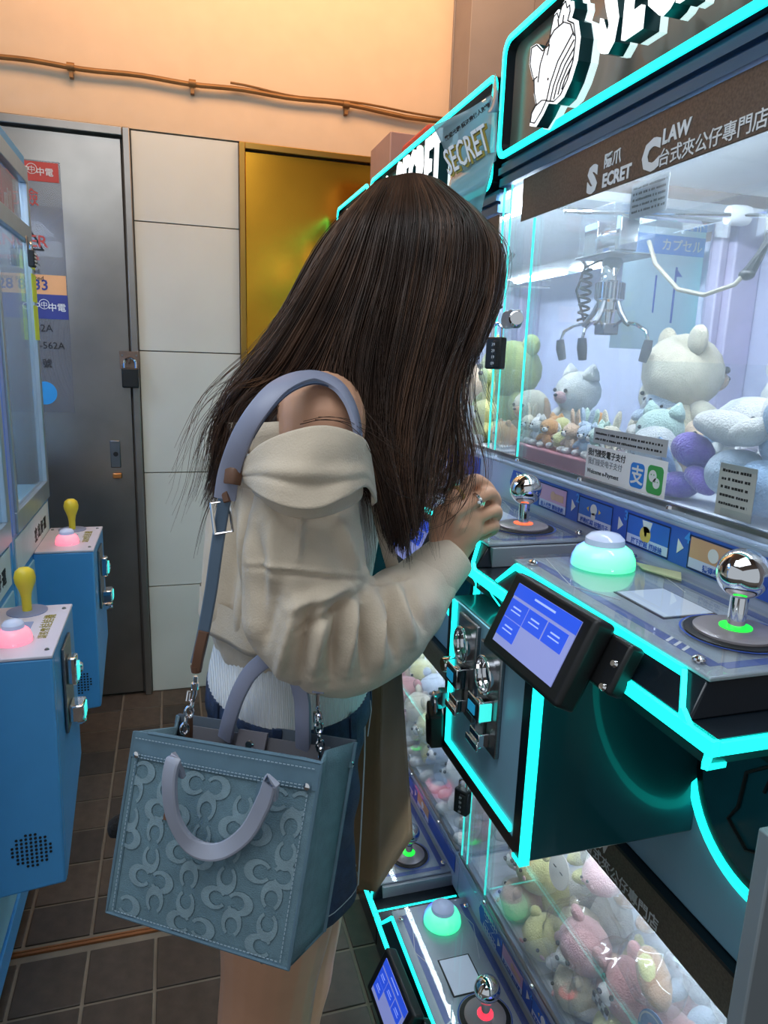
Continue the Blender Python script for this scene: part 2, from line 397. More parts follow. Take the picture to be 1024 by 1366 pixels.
def left_machine(y0, y1, by0, by1, label, glassy):
    XF = -.40
    t = thing('claw_machine', label, 'claw machine', (-.7, y0, 0), 'pale blue claw machines along the left side')
    obj('cabinet_body', MB().box(-1.1, XF, y0, y1, .03, .93).box(-1.1, -1.06, y0, y1, .93, 1.95).box(-1.06, XF, y0, y1, 1.91, 1.95).box(-1.06, -.9, y0, y0+.02, .93, 1.91).box(-1.06, -.9, y1-.02, y1, .93, 1.91), M_lblue, t, bevel=.004)
    obj('corner_post', MB().box(XF-.012, XF+.006, y0, y0+.035, .93, 1.91), mat('lavender_lit_post', '93A8F0', .4, var=0), t, bevel=.003)
    obj('corner_post', MB().box(XF-.012, XF+.006, y1-.035, y1, .93, 1.91), mat('lavender_lit_post', '93A8F0'), t, bevel=.003)
    f = obj('door_frame', MB().box(XF-.01, XF+.012, y0+.035, y1-.035, .93, .985).box(XF-.01, XF+.012, y0+.035, y1-.035, 1.70, 1.745).box(XF-.01, XF+.012, y0+.035, y1-.035, 1.865, 1.91).box(XF-.01, XF+.012, y0+.035, y0+.06, .985, 1.70).box(XF-.01, XF+.012, y1-.065, y1-.035, .985, 1.70).box(XF-.01, XF+.012, y1-.06, y1-.035, 1.745, 1.865), M_lsilver, t, bevel=.002)
    obj('window_pane', MB().box(XF-.004, XF, y0+.06, y1-.065, .985, 1.70), M_pane, t)
    obj('header_pane', MB().box(XF-.004, XF, y0+.06, y1-.06, 1.745, 1.865), M_acrthin, t)
    obj('ceiling_light', MB().box(-.95, -.5, y0+.1, y1-.1, 1.895, 1.905), M_coolled, t)
    obj('inner_floor', MB().box(-1.05, -.42, y0+.03, y1-.03, .94, .97), M_lbl2, t)
    obj('lower_panel', MB().box(XF-.002, XF+.004, y0+.02, y1-.02, .10, .80), M_lbl2, t, bevel=.002)
    obj('lower_trim', MB().box(XF, XF+.008, y0, y1, .03, .09), M_lblue, t, bevel=.002)
    obj('price_panel', MB().box(XF, XF+.003, y0+.03, y1-.03, .82, .915), mat('white_price_panel', 'DDE6E8', .5), t)
    for k, s in enumerate('夾出好運'):
        obj('lettering', text(s, frame((XF+.0035, y1-.26+.05*k, .845), (0, 1, 0), (0, 0, 1)), .042, bold=.0012), M_ink, t, smooth=False)
    XR = -.237
    b = obj('coin_box', MB().hexa([(XF, by0, .30), (XR-.004, by0, .318), (XR-.004, by0+.02, .31), (XF, by0+.02, .30)], [(XF, by0, .815), (XR, by0, .815), (XR, by0+.02, .815), (XF, by0+.02, .815)]).hexa([(XF, by0+.02, .30), (XR-.004, by0+.02, .31), (XR-.0, by1, .44), (XF, by1, .44)], [(XF, by0+.02, .815), (XR, by0+.02, .815), (XR, by1, .815), (XF, by1, .815)]), M_lblue, t, bevel=.004)
    b = obj('control_panel', MB().box(XF+.004, XR+.001, by0-.001, by1+.001, .815, .822), M_ltop, t, bevel=.002)
    stick_yellow(b, -.325, by0+.262, .822)
    dome(b, -.318, by0+.085, .822, .034, M_pinklit)
    obj('small_display', MB().box(-.345, -.30, by0+.140, by0+.190, .822, .8235), mat('blue_grey_display', '93A4D8', .15), b)
    obj('instruction_print', MB().mesh(frame((-.262, by0+.19, .8227), (0, 1, 0), (-1, 0, 0)), textmesh('娃娃機', .026, .0002)).mesh(frame((-.262, by0+.12, .8227), (0, 1, 0), (-1, 0, 0)), textmesh('請投幣', .020, .0002)), mat('olive_print', '9A9028', .5), b, smooth=False)
    for x, y in ((-.25, by0+.03), (-.25, by1-.03), (-.385, by1-.03)): obj('screw', MB().lathe([(.005, 0), (.003, .003)], (x, y, .822), n=8), M_steel, b)
    c = obj('coin_mechanism', MB().box(XR, XR+.006, by0+.10, by0+.20, .60, .79), M_steel, t, bevel=.002)
    obj('coin_slot', MB().box(XR+.006, XR+.026, by0+.118, by0+.150, .70, .762), M_chrome, c, bevel=.004)
    obj('return_button', MB().lathe([(.012, 0), (.012, .02), (.009, .024)], (XR+.006, by0+.178, .715), (1, 0, 0)), M_chrome, c)
    obj('coin_tray', MB().box(XR+.006, XR+.036, by0+.112, by0+.160, .615, .655), M_chrome, c, bevel=.004)
    obj('lit_lens', MB().box(XR+.026, XR+.029, by0+.122, by0+.146, .71, .745), M_neonedge, c)
    obj('lit_lens', MB().box(XR+.036, XR+.0375, by0+.118, by0+.154, .622, .648), M_neonedge, c)
    obj('cam_lock', MB().lathe([(.013, 0), (.013, .022), (.010, .026)], (XR, by0+.23, .565), (1, 0, 0)), M_chrome, t)
    sp = MB()
    for i in range(-4, 5):
        for j in range(-4, 5):
            if i*i+j*j < 19: sp.lathe([(.0028, 0), (.0028, .001)], (-.300+i*.0088, by0-.0005, .405+j*.0088), (0, -1, 0), 8)
    obj('speaker_grille', sp, M_ink, t)
    return t
L2 = left_machine(1.905, 2.47, 2.155, 2.45, 'pale blue claw machine with red header banner beside the steel door', 1)
L1 = left_machine(1.13, 1.895, 1.385, 1.68, 'nearest pale blue claw machine at the left edge with speaker holes in its box', 1)
# header banners of the farther one
for a, b, s in ((2.02, 2.17, '夾'), (2.185, 2.33, '爪')):
    bn = thing('banner', 'red header banner with white strokes, '+('nearer' if s == '夾' else 'farther')+' of two behind the left machine header', 'banner', (-.413, a, 1.75))
    obj('cloth', MB().box(-.414, -.412, a, b, 1.747, 1.863), mat('red_banner', 'C03038', .5), bn)
    obj('lettering', MB().mesh(frame((-.4115, a+.035, 1.765), (0, 1, 0), (0, 0, 1)), textmesh(s, .045, .0005, bold=.001)).mesh(frame((-.4115, a+.085, 1.765), (0, 1, 0), (0, 0, 1)), textmesh('川', .065, .0005, bold=.001)), M_whiteink, bn, smooth=False)
for k, (z0, z1) in enumerate(((1.625, 1.68), (1.53, 1.61), (1.42, 1.52))):
    s = obj('sticker', MB().box(-.3862, -.385, 2.362, 2.432, z0, z1), M_yel2, loc=(-.387, 2.42, z0))
    tag(s, ('topmost', 'middle', 'lowest')[k]+' lime sticker on the left machine door frame', 'sticker')
lk = thing('padlock', 'black combination padlock hanging at the left machine header', 'padlock', (-.38, 2.345, 1.62))
obj('body', MB().box(-.387, -.369, 2.33, 2.362, 1.625, 1.672), M_blackpl, lk, bevel=.003)
obj('shackle', MB().tube([(-.378, 2.346+.010*math.cos(a), 1.682+.012*math.sin(a)) for a in [PI*i/8 for i in range(9)]], .003).tube([(-.378, 2.336, 1.67), (-.378, 2.336, 1.683)], .003).tube([(-.378, 2.356, 1.67), (-.378, 2.356, 1.683)], .003), M_chrome, lk)
obj('number_wheels', MB().box(-.369, -.367, 2.333, 2.359, 1.63, 1.634).box(-.369, -.367, 2.333, 2.359, 1.64, 1.644).box(-.369, -.367, 2.333, 2.359, 1.65, 1.654).box(-.369, -.367, 2.333, 2.359, 1.66, 1.664), M_whiteink, lk)
obj('hasp', MB().box(-.390, -.386, 2.335, 2.36, 1.66, 1.71), M_steel, lk, bevel=.002)
cp = MB()
for k in range(9): cp.poly([(-.3955, 1.93+.012*math.sin(k*2.1)+.045*k, .3+.05*(k % 3)), (-.3955, 1.95+.045*k, .32+.05*(k % 3)), (-.3955, 1.945+.045*k, .40+.05*(k % 3)), (-.3955, 1.935+.045*k, .38+.05*(k % 3))], (.0006, 0, 0))
obj('leaf_print', cp, mat('leaf_green_print', '8FA84A', .6), L2)
bx = thing('bag_scrap', 'crumpled white and red packet poking out behind the left cabinet base', 'packet', (-.375, 1.86, 0))
obj('white_part', MB().hexa([(-.40, 1.85, .05), (-.375, 1.84, .06), (-.37, 1.90, .05), (-.40, 1.90, .05)], [(-.40, 1.86, .10), (-.385, 1.86, .11), (-.372, 1.88, .09), (-.40, 1.9, .10)]), M_white, bx, bevel=.004)
obj('red_part', MB().hexa([(-.40, 1.83, 0), (-.38, 1.83, 0), (-.376, 1.89, 0), (-.40, 1.89, 0)], [(-.40, 1.84, .055), (-.382, 1.845, .055), (-.378, 1.88, .055), (-.40, 1.88, .055)]), mat('red_packet', 'C03038', .5), bx, bevel=.003)
# ================================================================ the two-storey row of claw machines on the right
M_bronze = mat('glittery_bronze_header', '665A50', .38, .5, var=.25, vs=300)
M_prof = mat('blue_grey_aluminium_profile', '4A6C8C', .35, .6, var=.04)
M_brown = mat('brown_tinted_sign_back', '7E6A60', .22, .1, var=.05, vs=3)
M_sidet = mat('dark_teal_letter_side', '0C3A40', .3, .3)
M_glowside = mat('glowing_acrylic_letter_back', 'DDEFEF', .4, var=0, emit=(.8, .95, .95), es=.75)
M_led = mat('interior_led_tube', 'FFFFFF', .4, var=0, emit=(.86, .93, 1), es=55)
M_floorin = mat('white_prize_floor', 'DDE2EC', .5)
M_lilac = mat('lilac_back_panel', 'D2D6F2', .5, var=.03)
M_screen = mat('lit_grey_lcd', 'B4C0D0', .2, var=0, emit='B8C8DC', es=.35)
M_bluec = mat('blue_plate_print', '5466A8', .4, var=0)
M_ringm = mat('grey_stick_collar', 'A09A9E', .3, .3)
def glow_ring(name, c): return mat(name, c, .3, var=0, emit=c, es=1.3)
G_ring = {'green': glow_ring('green_stick_glow', '20F040'), 'orange': glow_ring('orange_stick_glow', 'FF6A40'), 'red': glow_ring('red_stick_glow', 'FF3A50')}

def console(t, y0, C, ring='green', dom=None, dark_end=True):
    'one control deck: y0 is its near end, C its height'
    y1 = y0+.385; xf, xb = .455, .645
    b = obj('console_body', MB().hexa([(.431, y0-.008, C-.036), (xb, y0-.008, C-.036), (xb, y1+.008, C-.036), (.431, y1+.008, C-.036)], [(xf+.002, y0+.004, C-.005), (xb, y0+.004, C-.005), (xb, y1-.004, C-.005), (xf+.002, y1-.004, C-.005)]), M_dark, t, bevel=.002)
    obj('deck_plate', MB().box(xf, xb, y0, y1, C-.005, C), M_plate, b, bevel=.0015)
    obj('deck_cover', MB().box(xf-.003, xb, y0-.003, y1+.003, C+.0004, C+.0035), M_acrthin, b)
    if not dark_end: obj('end_plate', MB().box(xf+.004, xb, y0-.0085, y0+.001, C-.035, C-.006), M_plate, b)
    obj('deck_print', MB().box(.472, .485, y0+.02, y1-.02, C, C+.0003), M_bluec, b)
    obj('deck_print', MB().box(.618, .632, y0+.02, y1-.02, C, C+.0003), M_bluec, b)
    obj('deck_print', MB().box(.485, .618, y0+.012, y0+.024, C, C+.0003), M_bluec, b)
    for k in range(3): obj('deck_stripe', MB().poly([(.472, y0+.055+.012*k, C+.0005), (.485, y0+.062+.012*k, C+.0005), (.485, y0+.066+.012*k, C+.0005), (.472, y0+.059+.012*k, C+.0005)], (0, 0, .0002)), M_whiteink, b)
    hexl = [(.50, y0+.20, C+.0006), (.47, y0+.26, C+.0006), (.50, y0+.375, C+.0006), (.60, y0+.375, C+.0006), (.625, y0+.30, C+.0006), (.60, y0+.21, C+.0006)]
    obj('line_print', MB().tube(hexl[:3], .0006, 4).tube(hexl[3:], .0006, 4), M_whiteink, b)
    d = obj('display', MB().box(.510, .582, y0+.135, y0+.228, C+.0001, C+.0012), M_ink, b)
    obj('display_glass', MB().box(.513, .579, y0+.138, y0+.225, C+.0012, C+.002), M_screen, b)
    for x, y in ((.468, y0+.03), (.468, y1-.03), (.63, y1-.03), (.63, y0+.03)):
        obj('screw', MB().lathe([(.007, 0), (.006, .002), (.003, .0035), (.003, .002)], (x, y, C+.0036), n=12), M_chrome, b)
    sy = y0+.078
    obj('stick_print_ring', MB().grid([[(.553+r*math.cos(a), sy+r*math.sin(a), C+.0038) for a in [2*PI*i/40 for i in range(41)]] for r in (.052, .054)]), M_blueink, b)
    obj('stick_well', MB().lathe([(.050, 0), (.050, .001), (.047, .002)], (.553, sy, C+.0036), n=40), M_blackpl, b)
    obj('stick_collar', MB().lathe([(.041, 0), (.041, .003), (.036, .005), (.012, .0055)], (.553, sy, C+.005), n=40), M_ringm, b)
    obj('stick_glow', MB().lathe([(.016, 0), (.016, .001), (.012, .0018)], (.553, sy, C+.0105), n=24), G_ring[ring], b)
    obj('joystick_shaft', MB().lathe([(.009, 0), (.009, .04)], (.553, sy, C+.0105), n=20), M_chrome, b)
    obj('joystick_ball', MB().ell((.553, sy, C+.068), .026, n=36, m=22), M_chrome, b)
    dome(b, .558, y0+.325, C+.0036, .043, dom or M_bglit)
    # neon line under the deck edge with its bends at both ends
    nx, nz = .4530, C-.0075
    P = [(.430, y0-.010, C-.040), (.433, y0+.004, C-.032), (nx, y0+.030, nz), (nx, y1-.012, nz), (.434, y1+.004, C-.034)]
    for p, q in zip(P, P[1:]): obj('neon_strip', MB().bar(p, q, .005, .009), M_neon, t)
    return b

def coin_box(t, y0, C, mechs=True):
    xf = .40; y1 = y0+.273; z0, z1 = C-.335, C-.079
    b = obj('coin_box', MB().box(xf, .65, y0, y1, z0, z1), M_darkteal, t, bevel=.003)
    obj('box_frame', MB().box(xf-.004, xf, y0, y0+.026, z0, z1).box(xf-.004, xf, y1-.012, y1, z0, z1).box(xf-.004, xf, y0+.026, y1-.012, z0, z0+.018), M_dark, b)
    obj('box_door', MB().box(xf-.003, xf, y0+.026, y1-.012, z0+.018, z1), M_bluesteel, b)
    obj('neon_strip', MB().box(xf-.006, xf-.0032, y1-.030, y1-.016, z0+.022, z1), M_neon, b)
    obj('neon_strip', MB().box(xf-.006, xf-.0032, y0+.032, y1-.030, z0+.022, z0+.032), M_neon, b)
    obj('corner_neon', MB().box(xf-.006, xf+.006, y0-.003, y0+.003, z0-.002, z1), M_neon, b)
    obj('corner_neon', MB().box(xf-.006, xf+.004, y0-.001, y0+.02, z0-.004, z0+.001), M_neon, b)
    if not mechs: return b
    for k, (ya, zt) in enumerate(((y1-.052, z1-.006), (y1-.130, z1-.016))):
        zb = zt-.145; yb = ya-.064
        m = obj('coin_mechanism', MB().box(xf-.010, xf-.003, yb, ya, zb, zt), M_steel, b, bevel=.002)
        yc = (ya+yb)/2
        # all the fittings of one mechanism belong to it: dial ring, slot block, lever groove, tray
        R = MB()
        R.grid([[(xf-.010-dx, yc+rr*math.cos(a), zt-.038+rr*1.1*math.sin(a)) for a in [2*PI*i/24 for i in range(25)]] for rr, dx in ((.024, 0), (.025, .010), (.021, .011), (.020, 0))])
        R.lathe([(.019, 0), (.017, .002), (.004, .003)], (xf-.010, yc, zt-.038), (-1, 0, 0))
        R.box(xf-.030, xf-.010, yc-.018, yc+.020, zt-.098, zt-.068)
        R.box(xf-.026, xf-.010, yc-.014, yc+.016, zb+.008, zb+.028)
        R.box(xf-.030, xf-.026, yc-.018, yc+.020, zb+.006, zb+.016)
        obj('mechanism_fittings', R, M_chrome, b, bevel=.002)
        obj('slot_window', MB().box(xf-.0312, xf-.030, yc-.014, yc+.016, zt-.094, zt-.072), M_blackpl, b)
        obj('slot_lens', MB().box(xf-.0325, xf-.0312, yc-.009, yc+.012, zt-.090, zt-.076), mat('blue_lit_lens', '3090B8', .2, var=0, emit='1878A0', es=.8), b)
        if k: obj('lit_side', MB().box(xf-.029, xf-.012, yc-.0195, yc-.018, zt-.095, zt-.071), M_neonedge, b)
        obj('lever_groove', MB().box(xf-.0112, xf-.0098, yc-.003, yc+.003, zb+.02, zt-.095), M_ink, b)
    obj('return_button', MB().lathe([(.012, 0), (.012, .018), (.010, .022)], (xf-.003, y1-.036, z1-.095), (-1, 0, 0)), M_chrome, b)
    return b

def instruction_strip(t, ya, yb, R):
    'printed instruction label between console and window: ya near end, yb pointed far end'
    x = .6385; z0, z1 = R-.070, R-.020; zm = (z0+z1)/2
    b = obj('instruction_label', MB().poly([(x, ya, z0), (x, yb-.012, z0), (x, yb, zm), (x, yb-.012, z1), (x, ya, z1)], (-.0008, 0, 0)), M_blueink, t, smooth=False)
    xx = x-.0016
    hz = MB()
    for zz_ in (z1-.010, z0+.002):
        for k in range(7): hz.poly([(xx, yb-.03-.010*k, zz_), (xx, yb-.034-.010*k, zz_), (xx, yb-.030-.010*k, zz_+.007), (xx, yb-.026-.010*k, zz_+.007)], (.0006, 0, 0))
    obj('hatch_print', hz, M_whiteink, b, smooth=False)
    ic = MB()
    for ax in (0, .032): ic.grid([[(xx, yb-.03-ax+dy, zm+dz) for dy, dz in ((0, -k), (0, k), (-.026, k), (-.026, -k), (0, -k))] for k in (.010, .0085)])
    ic.bar((xx, yb-.037, zm), (xx, yb-.049, zm+.004), .001).bar((xx, yb-.07, zm-.004), (xx, yb-.080, zm+.005), .001)
    obj('icon_print', ic, M_whiteink, b, smooth=False)
    words = ['投入代幣 開始遊戲', '移動搖桿 控制爪子', '按下按鈕 抓娃娃', '獲得獎品']
    for k in range(4):
        yn = yb-.115-.132*k
        if yn-.10 < ya: break
        obj('arrow_print', MB().poly([(xx, yn+.016, zm-.010), (xx, yn+.016, zm+.010), (xx, yn+.004, zm)], (.0006, 0, 0)), M_whiteink, b, smooth=False)
        col = [mat('pink_card_print', 'C9A0C8', .5), mat('mid_blue_card_print', '2F66C4', .5), mat('mid_blue_card_print', '2F66C4', .5), mat('tan_card_print', 'C89A78', .5)][k]
        obj('card_print', MB().box(xx, x-.0008, yn-.098, yn-.008, zm-.008, z1-.006), col, b, smooth=False)
        obj('caption_band', MB().box(xx, x-.0008, yn-.098, yn-.008, z0+.004, zm-.008), mat('pale_caption', 'C4CCE8', .5), b, smooth=False)
        obj('card_outline', MB().grid([[(xx-.0002, yn-.053+a*(.046+kk), zm-.001+c*(.021+kk)) for a, c in ((-1, -1), (-1, 1), (1, 1), (1, -1), (-1, -1))] for kk in (0, .0012)]), M_ink, b, smooth=False)
        obj('caption', text(words[k], FX(xx-.0003, yn-.053, z0+.0055), .0095, .0001, bold=.0002), M_blueink, b, smooth=False)
        obj('step_number', text('1234'[k], FX(xx-.0004, yn-.002, z1-.016), .020, .0001, bold=.0006), M_cyanink, b, smooth=False)
        g = MB()
        if k == 0:
            g.lathe([(.008, 0), (.008, .0003)], (xx-.0002, yn-.055, zm+.004), (-1, 0, 0)); g.box(xx-.0004, xx-.0002, yn-.09, yn-.062, zm-.003, zm+.009); m_ = mat('skin_tone_print', 'D0A896', .5)
        elif k == 1:
            g.lathe([(.009, 0), (.009, .0003)], (xx-.0002, yn-.05, zm+.006), (-1, 0, 0)); g.lathe([(.006, 0), (.006, .0003)], (xx-.0002, yn-.05, zm-.005), (-1, 0, 0)); m_ = M_whiteink
            obj('arrow_marks', MB().poly([(xx-.0004, yn-.030, zm+.005), (xx-.0004, yn-.036, zm+.009), (xx-.0004, yn-.036, zm+.001)], (.0002, 0, 0)).poly([(xx-.0004, yn-.070, zm+.005), (xx-.0004, yn-.064, zm+.009), (xx-.0004, yn-.064, zm+.001)], (.0002, 0, 0)), mat('gold_print', 'D8B85A', .5), b)
        elif k == 2:
            g.poly([(xx-.0003, yn-.040, z1-.007), (xx-.0003, yn-.062, z1-.007), (xx-.0003, yn-.058, zm+.003), (xx-.0003, yn-.046, zm+.001)], (.0002, 0, 0)).poly([(xx-.0003, yn-.046, zm+.006), (xx-.0003, yn-.052, zm+.006), (xx-.0003, yn-.052, zm-.004), (xx-.0003, yn-.047, zm-.004)], (.0002, 0, 0)); m_ = M_whiteink
            obj('button_print', MB().lathe([(.012, 0), (.012, .0002)], (xx-.0001, yn-.049, zm-.002), (-1, 0, 0)), mat('gold_print', 'D8B85A', .5), b)
        else:
            g.lathe([(.009, 0), (.009, .0003)], (xx-.0002, yn-.05, zm+.004), (-1, 0, 0)); m_ = M_whiteink
        obj('picture_print', g, m_, b, smooth=False)
    return b

def claw(t, x, y, z):
    'carriage, motor, hub and three arms; z is the underside of the carriage'
    cr = obj('claw_carriage', MB().box(x-.045, x+.05, y-.055, y+.055, z, z+.085), M_acr, t, bevel=.003)
    obj('carriage_plate', MB().box(x-.048, x+.053, y-.06, y+.06, z-.004, z), M_steel, cr, bevel=.002)
    obj('lift_motor', MB().lathe([(.016, 0), (.016, .05)], (x, y+.02, z+.035), (0, -1, 0)).box(x-.02, x+.02, y-.045, y-.03, z+.005, z+.07).box(x-.04, x-.01, y+.0, y+.045, z+.0, z+.06), M_chrome, cr, bevel=.002)
    h = obj('claw_motor', MB().lathe([(.016, 0), (.020, -.006), (.020, -.042), (.026, -.045), (.026, -.078), (.022, -.082), (.022, -.096), (.014, -.100), (.012, -.135)], (x, y, z-.004), n=32), M_chrome, t)
    rb = MB()
    for i in range(22):
        a = 2*PI*i/22; rb.bar((x+.0262*math.cos(a), y+.0262*math.sin(a), z-.050), (x+.0262*math.cos(a), y+.0262*math.sin(a), z-.080), .003)
    obj('cooling_ribs', rb, M_steel, h)['kind'] = 'stuff'
    zh = z-.135
    obj('claw_hub', MB().box(x-.017, x+.017, y-.017, y+.017, zh-.012, zh+.010), M_steel, h, bevel=.003)
    for i, a in enumerate((math.radians(120), math.radians(212), math.radians(-72))):
        c, s = math.cos(a), math.sin(a)
        p = lambda r, dz: (x+r*c, y+r*s, zh+dz)
        arm = obj('claw_arm', MB().tube([p(.018, .055), p(.030, .030), p(.044, .012), p(.052, .006)], [.0050, .0055, .005, .004], 8).tube([p(.012, .0), p(.036, .016)], .003, 6), M_steel, t)
        obj('prong', MB().tube([p(.048, .010), p(.070, .006), p(.092, -.006), p(.098, -.025), p(.092, -.055)], [.0035, .0035, .0035, .003, .003], 8), M_chrome, arm)
        obj('prong_tip', MB().tube([p(.099, -.022), p(.0965, -.040), p(.090, -.062)], [(.004, .008), (.004, .010), (.003, .008)], 10), mat('grey_rubber_tip', '5A5C60', .5), arm)
    cb = MB()
    co = []
    for i in range(90):
        a = i/90*2*PI*6.5; k = i/90
        co.append((x-.026+.010*math.cos(a), y+.045+.010*math.sin(a), z-.02-.10*k))
    cb.tube(co, .0028, 6); cb.tube([(x, y+.02, z), (x-.02, y+.065, z-.015), (x-.03, y+.072, z-.06), (x-.02, y+.05, z-.12), (x-.01, y+.02, z-.125)], .0028, 6)
    obj('coiled_cable', cb, M_blackpl, t)
    return cr

def emblem(t, yc, zc, x):
    'crowned white whale with black contour, standing off the sign back; yc,zc centre'
    body = [(-0.0768, 0.0538), (-0.0576, 0.0517), (-0.0346, 0.034), (-0.0134, 0.0353), (-0.0086, 0.0595), (-0.0029, 0.0734), (0.0077, 0.0754), (0.0144, 0.0643), (0.0221, 0.0785), (0.0336, 0.082), (0.0403, 0.0692), (0.048, 0.0706), (0.0509, 0.0602), (0.0451, 0.0494), (0.0653, 0.0378), (0.0758, 0.0125), (0.073, -0.0175), (0.0595, -0.0403), (0.0403, -0.0571), (0.0192, -0.0606), (-0.0077, -0.0516), (-0.023, -0.0642), (-0.0451, -0.0758), (-0.0614, -0.0701), (-0.0586, -0.0554), (-0.0432, -0.0455), (-0.0538, -0.0251), (-0.0586, -0.0026), (-0.0672, 0.0085), (-0.0787, 0.0292)]
    P = lambda u, v, dx=0: (x+dx, yc-u, zc+v)
    b = obj('whale_emblem', MB().poly([P(u, v) for u, v in body], (.004, 0, 0)), M_bwhite, t, smooth=False)
    obj('emblem_side', MB().poly([P(u, v, .004) for u, v in body], (.022, 0, 0)), M_sidet, b, smooth=False)
    obj('emblem_glow', MB().poly([P(u*1.02, v*1.02, .026) for u, v in body], (.012, 0, 0)), M_glowside, b, smooth=False)
    lines = [[(u*.93, v*.94) for u, v in body]+[(body[0][0]*.93, body[0][1]*.94)], [(-0.0403, -0.0111), (-0.0365, 0.0143), (-0.0211, 0.0365), (0.0019, 0.0488), (0.0307, 0.0489), (0.0518, 0.0379), (0.0653, 0.0175)]]
    lines += [[(-0.0058, -0.0477), (0.0019, -0.0269), (0.0211, -0.0013), (0.0614, 0.023)], [(0.0058, -0.0535), (0.0134, -0.0336), (0.0326, -0.0088), (0.0662, 0.012)], [(0.0173, -0.054), (0.025, -0.0353), (0.0442, -0.0141), (0.0691, 0.0007)], [(0.0298, -0.0512), (0.0365, -0.0363), (0.0518, -0.0206), (0.0691, -0.0108)], [(0.0403, -0.047), (0.048, -0.035), (0.0653, -0.0221)], [(-0.0432, -0.0455), (-0.023, -0.043), (-0.0058, -0.0477)], [(0.0115, 0.0602), (0.0154, 0.0495)], [(0.0288, 0.0591), (0.0269, 0.0491)], [(-0.0096, 0.0334), (-0.0154, 0.0196)], [(-0.0586, -0.0026), (-0.0442, -0.0013)]]
    for ln in lines:
        mb = MB().tube([P(u, v, -.0012) for u, v in ln], .0011, 4)
        obj('contour_line', mb, M_ink, b)
    obj('eye_dot', MB().lathe([(.0022, 0), (.0022, .0008)], P(-.007, -.017, -.0006), (-1, 0, 0), 12), M_ink, b)
    return b

def rounded_loop(ya, yb, za, zb, r, x, n=6):
    P = []
    for cy, cz, a0 in ((yb-r, zb-r, 0), (ya+r, zb-r, PI/2), (ya+r, za+r, PI), (yb-r, za+r, 1.5*PI)):
        for i in range(n+1): a = a0+PI/2*i/n; P.append((x, cy+r*math.cos(a), cz+r*math.sin(a)))
    return P

